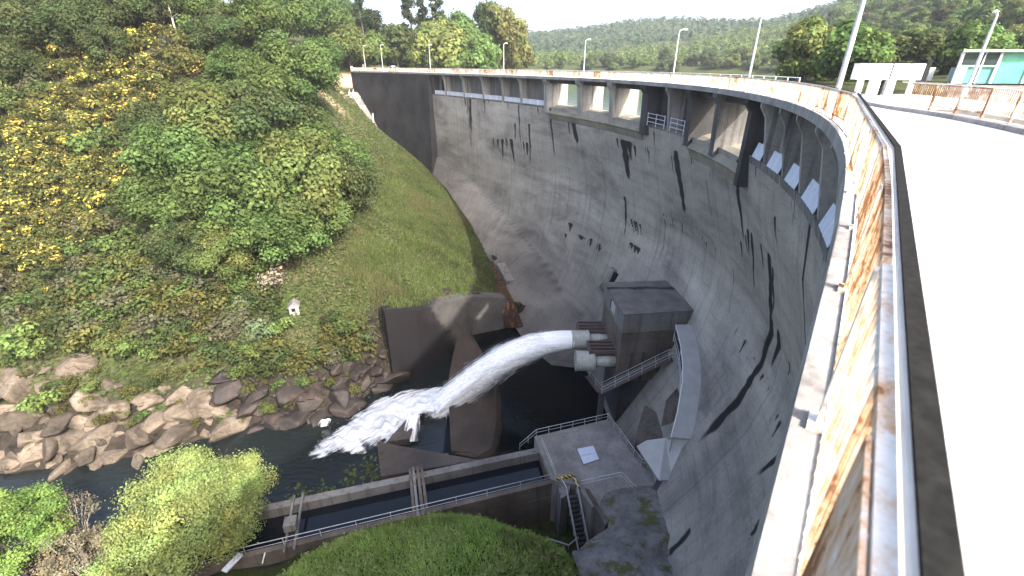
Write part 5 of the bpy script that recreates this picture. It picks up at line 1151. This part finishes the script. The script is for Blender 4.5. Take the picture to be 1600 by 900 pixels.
# broom and heath on the left slope
GOLD = (.40, .335, .065); OLIVE = [(.075, .088, .024), (.10, .108, .03), (.060, .070, .022), (.12, .11, .04)]; GREY = [(.11, .105, .06), (.085, .085, .05), (.13, .115, .07)]
brooms = [make_shrub(200+i, OLIVE, GOLD, f) for i, f in enumerate((.42, .32, .22, .36))]
greens = [make_shrub(210+i, p, name='heath_shrub') for i, p in enumerate((OLIVE, GREY, DOAK, OAK, OLIVE))]
def inpoly(u, v, P):
    c = False; n = len(P)
    for i in range(n):
        (x1, y1), (x2, y2) = P[i], P[(i+1) % n]
        if (y1 > v) != (y2 > v) and u < (x2-x1)*(v-y1)/(y2-y1)+x1: c = not c
    return c
YP = [(-60, 60), (120, 90), (250, 60), (330, 45), (350, 95), (270, 150), (215, 220), (190, 330), (175, 430), (100, 470), (-60, 480)]
nb = 0; tries = 0; taken = []
while nb < 285 and tries < 6000:
    tries += 1; u, v = random.uniform(-50, 340), random.uniform(40, 480)
    if not inpoly(u, v, YP): continue
    g_ = ground_hit(u, v)
    if g_ is None or any((g_[0]-a)**2+(g_[1]-b)**2 < 1.5**2 for a, b in taken): continue
    taken.append((g_[0], g_[1])); pz_ = fbm(np.array([g_[0]*.09]), np.array([g_[1]*.09]), oct=3, seed=55)[0]
    if pz_+random.uniform(-.12, .12) > -.06: put(random.choice(brooms), g_[0], g_[1], random.uniform(1.0, 1.75), 'broom shrub with yellow flowers on the steep left slope', 'flowering broom on the left slope', 'x' and None) if False else put(random.choice(brooms), g_[0], g_[1], random.uniform(1.1, 2.3), 'broom shrub with yellow flowers on the steep left slope', 'shrub', 'flowering broom on the left slope')
    else: put(random.choice(greens), g_[0], g_[1], random.uniform(1.1, 2.5), 'olive green shrub without flowers on the steep left slope', 'shrub', 'green shrubs on the left slope')
    nb += 1
LP_ = [(120, 430), (230, 380), (330, 420), (430, 420), (470, 480), (560, 520), (600, 560), (450, 590), (330, 580), (200, 560), (60, 545), (0, 500)]
nb = 0; tries = 0
while nb < 150 and tries < 4000:
    tries += 1; u, v = random.uniform(0, 600), random.uniform(380, 600)
    if not inpoly(u, v, LP_) or (abs(u-468) < 50 and 440 < v < 560): continue
    g_ = ground_hit(u, v)
    if g_ is None or any((g_[0]-a)**2+(g_[1]-b)**2 < 1.2**2 for a, b in taken): continue
    taken.append((g_[0], g_[1])); put(greens[random.choice([0, 1, 2, 3, 3, 4, 2])], g_[0], g_[1], random.uniform(1.0, 2.5), 'low green shrub in the tangle above the river rocks', 'shrub', 'low shrubs above the river rocks'); nb += 1
lbush = [make_shrub(230, [(.12, .165, .04), (.15, .19, .055), (.10, .145, .04)], n=14, lr=.5, per=190, size=.16, name='willow_bush'), make_shrub(231, [(.11, .14, .075), (.14, .165, .09), (.09, .12, .06)], n=14, lr=.5, per=170, size=.16, name='willow_bush'), make_shrub(232, [(.22, .195, .14), (.26, .225, .16), (.18, .16, .115)], n=12, lr=.55, per=110, size=.13, name='bare_bush')]
for u, v, r_, k, lab in [(425, 440, 30, 2, 'pale greyish almost bare bush above the stone hut'), (378, 482, 26, 1, 'grey green willow bush left of the stone hut'), (405, 520, 30, 1, 'grey green willow bush below the other one near the hut'), (395, 548, 22, 0, 'light green bush at the foot of the willow bushes'), (440, 510, 24, 0, 'bright green bush just below the stone hut'), (188, 540, 24, 0, 'light green bush above the tan river rocks'), (235, 552, 20, 0, 'bright small bush right of the light bush above the rocks'), (175, 520, 14, 0, 'small yellowish bush topping the rocks'), (70, 628, 30, 0, 'green bush growing among the river rocks'), (30, 530, 40, 0, 'wide light green bush at the left edge above the rocks'), (60, 545, 26, 0, 'light green bush beside the wide one at the left edge'), (140, 605, 14, 0, 'small green bush in a crack of the river rocks'), (380, 580, 20, 3, 'dark green bush right above the shaded rocks'), (150, 225, 34, 3, 'green bush inside the yellow broom'), (350, 70, 22, 3, 'green bush at the upper edge of the broom')]:
    place_tree(lbush[k] if k < 3 else greens[3], u, v, r_, lab, None, 'shrub', rad=1.35, zc=.8, k=.5)
for u, v, r_ in [(28, 478, 13), (330, 482, 20), (322, 490, 10), (38, 215, 30), (20, 330, 22), (540, 88, 12), (312, 520, 8), (225, 232, 14)]:
    place_tree(brooms[0], u, v, r_, 'bright yellow broom clump standing out from the green around it', 'lone bright broom clumps', 'shrub', rad=1.35, zc=.8, k=.5)
# grey dead trunks
def dead(u0, v0, u1, v1, lab, w_=.16):
    g_ = ground_hit(u0, v0)
    if g_ is None: return
    a = Vector(g_)-Vector((0, 0, .6)); b = Vector(at(u1, v1, Y=g_[1])); mb = MB(); mid = a*.5+b*.5+Vector((random.uniform(-.2, .2), 0, 0))
    mb.tube([a, mid, b], [w_*1.2, w_, w_*.5], 7)
    for k in range(4):
        q = a+(b-a)*random.uniform(.5, .95); mb.tube([q, q+Vector((random.uniform(-1, 1), random.uniform(-.4, .4), random.uniform(.2, .9)))*1.3], [w_*.35, .02], 5)
    tag(mb.build('dead_trunk', M['deadwood'], smooth=True), lab, 'dead tree', 'dead trunks on the left slope')
dead(284, 76, 262, 5, 'tall leaning dead trunk among the upper broom', .22); dead(156, 54, 141, 8, 'bare grey trunk left of the tall leaning one at the top'); dead(126, 50, 105, 12, 'thin bare trunk at the upper left'); dead(182, 115, 174, 96, 'short broken stump in the middle of the broom'); dead(188, 116, 180, 92, 'short forked stump beside the broken one'); dead(22, 165, -4, 128, 'fallen looking grey branch at the left edge'); dead(246, 14, 244, -8, 'bare trunk stub cut by the top edge'); dead(85, 310, 75, 290, 'small dead stick in the lower broom', .1); dead(24, 62, 20, 42, 'small dead stick at the far upper left', .1); dead(240, 385, 225, 365, 'pale bare branches at the grove edge', .08)

# undergrowth, grass: uncountable ground cover
def scatter(n, x0, x1, y0, y1, test):
    x = rng.uniform(x0, x1, n); y = rng.uniform(y0, y1, n); z = height(x, y); k = test(x, y, z); return x[k], y[k], z[k]
x, y, z = scatter(90000, -115, -18, 50, 160, lambda x, y, z: (z > -41) & (near_sd(x, y)[1] > 1.5) & ((x < -30-(y > 100)*(y-100)*.12) | (fbm(x*.08, y*.08, seed=3) > .12)))
r = np.random.default_rng(9); c = np.stack([x, y, z+r.uniform(0, .55, len(x))], 1)
V, F, K = leaves(c, np.tile([[0, -.3, 1.]], (len(c), 1)), .42, OLIVE+GREY+DOAK+DOAK+OAK[:2], r); patch = np.repeat(.75+.9*np.clip(fbm(x*.15, y*.15, seed=6)+.3, 0, .8), 4)[:, None]
tag(fast_mesh('undergrowth', V, F, M['leaf'], attrs={'leafcol': ('FLOAT_COLOR', K*patch)}), kind='stuff')
def blades(x, y, z, h, wd, pal, name, seed):
    r = np.random.default_rng(seed); n = len(x); a = r.uniform(0, 6.28, n); hh = h*r.uniform(.5, 1.4, n); bx, by = np.cos(a)*wd, np.sin(a)*wd; lx, ly = r.normal(0, .35, n)*hh, r.normal(0, .35, n)*hh
    V = np.stack([np.stack([x-bx, y-by, z-.05], 1), np.stack([x+bx, y+by, z-.05], 1), np.stack([x+lx, y+ly, z+hh], 1)], 1).reshape(-1, 3)
    pal = np.array(pal); dry = sstep(.06, .2, fbm(x*.13, y*.13, oct=4, seed=seed+9))[:, None]
    K = pal[r.integers(0, len(pal), n)]*r.uniform(.7, 1.3, (n, 1))*(.8+1.2*np.clip(fbm(x*.25, y*.25, seed=seed)+.25, 0, .7))[:, None]; K = K*(1-.6*dry)+np.array([.11, .09, .045])*.6*dry*(np.array(pal).mean()/.055 if np.array(pal).mean() < .08 else 1.3)
    tag(fast_mesh(name, V, np.arange(n*3).reshape(-1, 3), M['grass'], attrs={'leafcol': ('FLOAT_COLOR', np.repeat(K, 3, 0))}), kind='stuff')
GR = [(.040, .062, .014), (.052, .076, .018), (.066, .082, .026), (.034, .05, .013), (.09, .085, .04)]
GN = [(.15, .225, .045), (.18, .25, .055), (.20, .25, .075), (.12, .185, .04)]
x, y, z = scatter(110000, -42, 2, 58, 168, lambda x, y, z: (z > -42) & (near_sd(x, y)[1] > .6+np.maximum(0, -36-z)*1.2) & (x > -38-(y > 120)*(y-120)*.55+(y < 70)*4))
blades(x, y, z, .42, .10, GR, 'slope_grass', 61)
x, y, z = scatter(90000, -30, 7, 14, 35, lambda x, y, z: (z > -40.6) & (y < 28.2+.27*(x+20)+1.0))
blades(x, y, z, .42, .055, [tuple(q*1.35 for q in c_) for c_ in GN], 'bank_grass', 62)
x, y, z = scatter(2600, -30, 7, 14, 35, lambda x, y, z: (z > -40.6) & (y < 28.2+.27*(x+20)+1.0) & (fbm(x*.3, y*.3, seed=88) > .03))
c = np.repeat(np.stack([x, y, z+.15], 1), 10, 0)+r.normal(0, 1, (len(x)*10, 3))*np.array([.22, .22, .14])
V, F, K = leaves(c, np.tile([[0, -.2, 1.]], (len(c), 1)), .17, [(.22, .30, .08), (.18, .25, .06), (.26, .27, .12)], r)
tag(fast_mesh('bank_weeds', V, F, M['leaf'], attrs={'leafcol': ('FLOAT_COLOR', K)}), kind='stuff')
x, y, z = scatter(900, -26, -8, 33, 42.5, lambda x, y, z: (z > -46.5) & (y > 34.8+.277*(x+20)))
c = np.stack([x, y, np.full_like(x, -43.)+r.uniform(-1.6, 1.2, len(x))], 1); V, F, K = leaves(c, np.tile([[0, 0, 1.]], (len(c), 1)), .4, OLIVE+OAK, r)
tag(fast_mesh('bank_weeds', V, F, M['leaf'], attrs={'leafcol': ('FLOAT_COLOR', K)}), kind='stuff')

# the big bright bushes in the lower left corner
def near_bush(u, v, Y, rad, pal, seed, lab, name, per, size, n=46, zs=1.0, lr=.2, stems=True, low=-.35):
    c = at(u, v, Y=Y); r = np.random.default_rng(seed); root = empty(name, (c[0], c[1], c[2]-rad)); tag(root, lab, 'tree' if rad > 4 else 'shrub')
    lumps = [(a, b, d+rad, e) for a, b, d, e in crown_lumps(n, rad*.86, rad*.86*zs, 0, rad*lr, r, low)]
    V, F, K = lump_leaves(lumps, per, size, pal, r, .36); o = fast_mesh('crown', V, F, M['leaf'], attrs={'leafcol': ('FLOAT_COLOR', K)}); o.parent = root
    mb = MB()
    for l in lumps[:26]: mb.tube([(l[0]*.08, l[1]*.08, -rad*.9), (l[0]*.5, l[1]*.5, l[2]*.45), (l[0]*1.05, l[1]*1.05, l[2]+rad*lr*.8)], [.11, .06, .015], 6)
    o = mb.build('trunk', M['deadwood'] if stems == 2 else M['bark'], smooth=True); o.parent = root; return root
WIL = [(.23, .285, .075), (.28, .33, .10), (.18, .235, .06), (.33, .36, .15)]
near_bush(318, 795, 30.5, 6.7, WIL, 301, 'large bright yellow green bush in the lower left beside the basin', 'willow_tree', 420, .14, 110)
near_bush(225, 872, 27.5, 4.4, WIL, 302, 'smaller yellow green bush in front of the large bright one', 'willow_bush', 430, .13, 60)
near_bush(20, 830, 29, 5.0, [(.13, .22, .045), (.17, .26, .06), (.10, .17, .035), (.20, .26, .075)], 303, 'vivid green bush in the bottom left corner', 'corner_bush', 430, .14, 90, low=-.8)
near_bush(130, 880, 26.5, 4.1, [(.24, .20, .13), (.20, .17, .105), (.28, .24, .16), (.15, .15, .07)], 304, 'tan half bare shrub of fine twigs between the two bright bushes', 'twiggy_shrub', 150, .14, 46, stems=2)
near_bush(105, 805, 31.5, 2.8, [(.20, .17, .115), (.16, .15, .08), (.24, .20, .14)], 305, 'small brownish twig shrub at the water edge behind the tan one', 'twiggy_shrub', 130, .13, 26, stems=2)

# river rocks
def rock_proto(seed, name='boulder', mat='rock'):
    r = np.random.default_rng(seed); bm = bmesh.new(); bmesh.ops.create_icosphere(bm, subdivisions=4, radius=1); V = np.array([v.co[:] for v in bm.verts]); F = np.array([[v.index for v in f.verts] for f in bm.faces]); bm.free()
    N = r.normal(0, 1, (9, 3)); N = np.concatenate([N, -N[:5]+r.normal(0, .4, (5, 3))]); N /= np.linalg.norm(N, axis=1)[:, None]; hgt_ = r.uniform(.42, .9, 14); dot = V@N.T
    rad = np.min(np.where(dot > .05, hgt_/np.maximum(dot, .05), 9), 1); rad = np.minimum(rad, 1.25)
    P_ = V*rad[:, None]*np.array([1.25, .95, .7]); P_ = P_*(1+fbm(P_[:, 0]*1.3, P_[:, 1]*1.3, P_[:, 2]*1.3, 5, seed)[:, None]*.12-np.abs(fbm(P_[:, 0]*2.2, P_[:, 1]*2.2, P_[:, 2]*2.2, 3, seed+50))[:, None]*.12)
    o = fast_mesh(name, P_, F, M[mat], smooth=False); o.location = (0, 0, -500); return o
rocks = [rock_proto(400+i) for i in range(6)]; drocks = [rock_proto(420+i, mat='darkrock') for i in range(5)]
RP = [(-40, 560), (60, 560), (150, 590), (260, 600), (330, 590), (370, 610), (385, 665), (300, 690), (230, 722), (110, 738), (-40, 742)]
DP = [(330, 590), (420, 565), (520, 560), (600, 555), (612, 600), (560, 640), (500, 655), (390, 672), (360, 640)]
def rock_fill(P, protos, n, s0, s1, lab, grp, umin, umax, vmin, vmax):
    k = 0; tries = 0
    while k < n and tries < 3000:
        tries += 1; u, v = random.uniform(umin, umax), random.uniform(vmin, vmax)
        if not inpoly(u, v, P): continue
        g_ = ground_hit(u, v)
        if g_ is None: continue
        put(random.choice(protos), g_[0], g_[1], random.uniform(s0, s1)*random.choice([1, 1, 1.6]), lab, 'rock', grp, dz=-.25); k += 1
for u, v, s_, lab in [(150, 690, 3.6, 'broad tan slab of rock at the water edge'), (215, 680, 3.2, 'pale rounded boulder standing above the water'), (110, 660, 3.0, 'big tan cracked boulder left of the slab'), (60, 712, 2.0, 'flat low rock in front at the water edge'), (255, 655, 3.0, 'tan boulder right of the slab near the water'), (300, 640, 3.2, 'reddish tan boulder where the rocks grow darker'), (340, 640, 2.8, 'brown boulder at the edge of the shade'), (30, 655, 2.6, 'greyish boulder at the left picture edge'), (180, 640, 2.6, 'pale boulder behind the broad slab'), (235, 620, 2.2, 'boulder with a lit top behind the reddish one'), (75, 610, 2.2, 'boulder below the green bush at the left'), (110, 735, 1.5, 'low rock half sunk in the river by the bushes')]:
    g_ = ground_hit(u, v)
    if g_ is not None: put(rocks[int(rng.integers(0, 6))], g_[0], g_[1], s_*1.0, lab, 'rock', 'boulders on the far river bank', dz=-.3)
for _ in range(60):
    u, v = random.uniform(0, 590), random.uniform(575, 680)
    g_ = ground_hit(u, v) if (inpoly(u, v, RP) or inpoly(u, v, DP)) else None
    if g_ is not None: put(greens[random.choice([0, 2, 3, 4])], g_[0], g_[1], random.uniform(.5, 1.15), 'small green shrub growing between the boulders of the river bank', 'shrub', 'shrubs between the river boulders', dz=.5)
rock_fill(RP, rocks, 110, .5, 1.9, 'tan boulder in the jumble on the sunny river bank', 'boulders on the far river bank', -40, 390, 555, 745)
rock_fill(DP, drocks, 100, .6, 1.9, 'wet boulder coloured darker for the shade of the river bank', 'dark boulders on the shaded bank', 330, 615, 550, 675)
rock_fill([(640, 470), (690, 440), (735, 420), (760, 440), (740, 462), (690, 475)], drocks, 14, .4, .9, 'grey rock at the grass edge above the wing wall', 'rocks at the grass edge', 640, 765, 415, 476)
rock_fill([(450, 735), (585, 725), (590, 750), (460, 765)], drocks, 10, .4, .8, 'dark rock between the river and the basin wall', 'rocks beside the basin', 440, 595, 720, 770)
for u, v, s_, lab in [(718, 886, .9, 'pale weathered rock in the near grass at the bottom edge'), (762, 866, .55, 'small brown rock in the near grass'), (655, 716, .8, 'rough rock by the middle beams of the basin'), (690, 712, .9, 'broken rock right beside the weir end wall')]:
    p = at(u, v, z=-38.2 if v > 800 else -41.6); put(rocks[1], p[0], p[1], s_, lab, 'rock', None, z=-38.2 if v > 800 else -42.)
for o in list(bpy.data.objects):
    if o.parent is None and o.name not in ('sun',) and o.location.z < -400:
        for c in list(o.children): bpy.data.objects.remove(c)
        bpy.data.objects.remove(o)

# ------------------------------------------------------------------ air
Z0_, Z1_ = float(gz.min())-1., float(gz.max())+18.
me_ = bpy.data.meshes.new('haze'); bm_ = bmesh.new(); bmesh.ops.create_cube(bm_, size=1)
for v_ in bm_.verts: v_.co = Vector((300+v_.co.x*2500, 1110+v_.co.y*2500, (Z0_+Z1_)/2+v_.co.z*(Z1_-Z0_)))
bm_.to_mesh(me_); bm_.free(); ho = bpy.data.objects.new('haze', me_); COL.objects.link(ho); tag(ho, kind='stuff')
hm_t = bpy.data.materials.new('haze_air'); hm_t.use_nodes = True; t_ = hm_t.node_tree; t_.nodes.clear()
pv_ = t_.nodes.new('ShaderNodeVolumePrincipled'); pv_.inputs['Color'].default_value = (.93, .95, 1, 1); pv_.inputs['Density'].default_value = .00022; pv_.inputs['Anisotropy'].default_value = .3
oo_ = t_.nodes.new('ShaderNodeOutputMaterial'); t_.links.new(pv_.outputs[0], oo_.inputs['Volume']); me_.materials.append(hm_t)
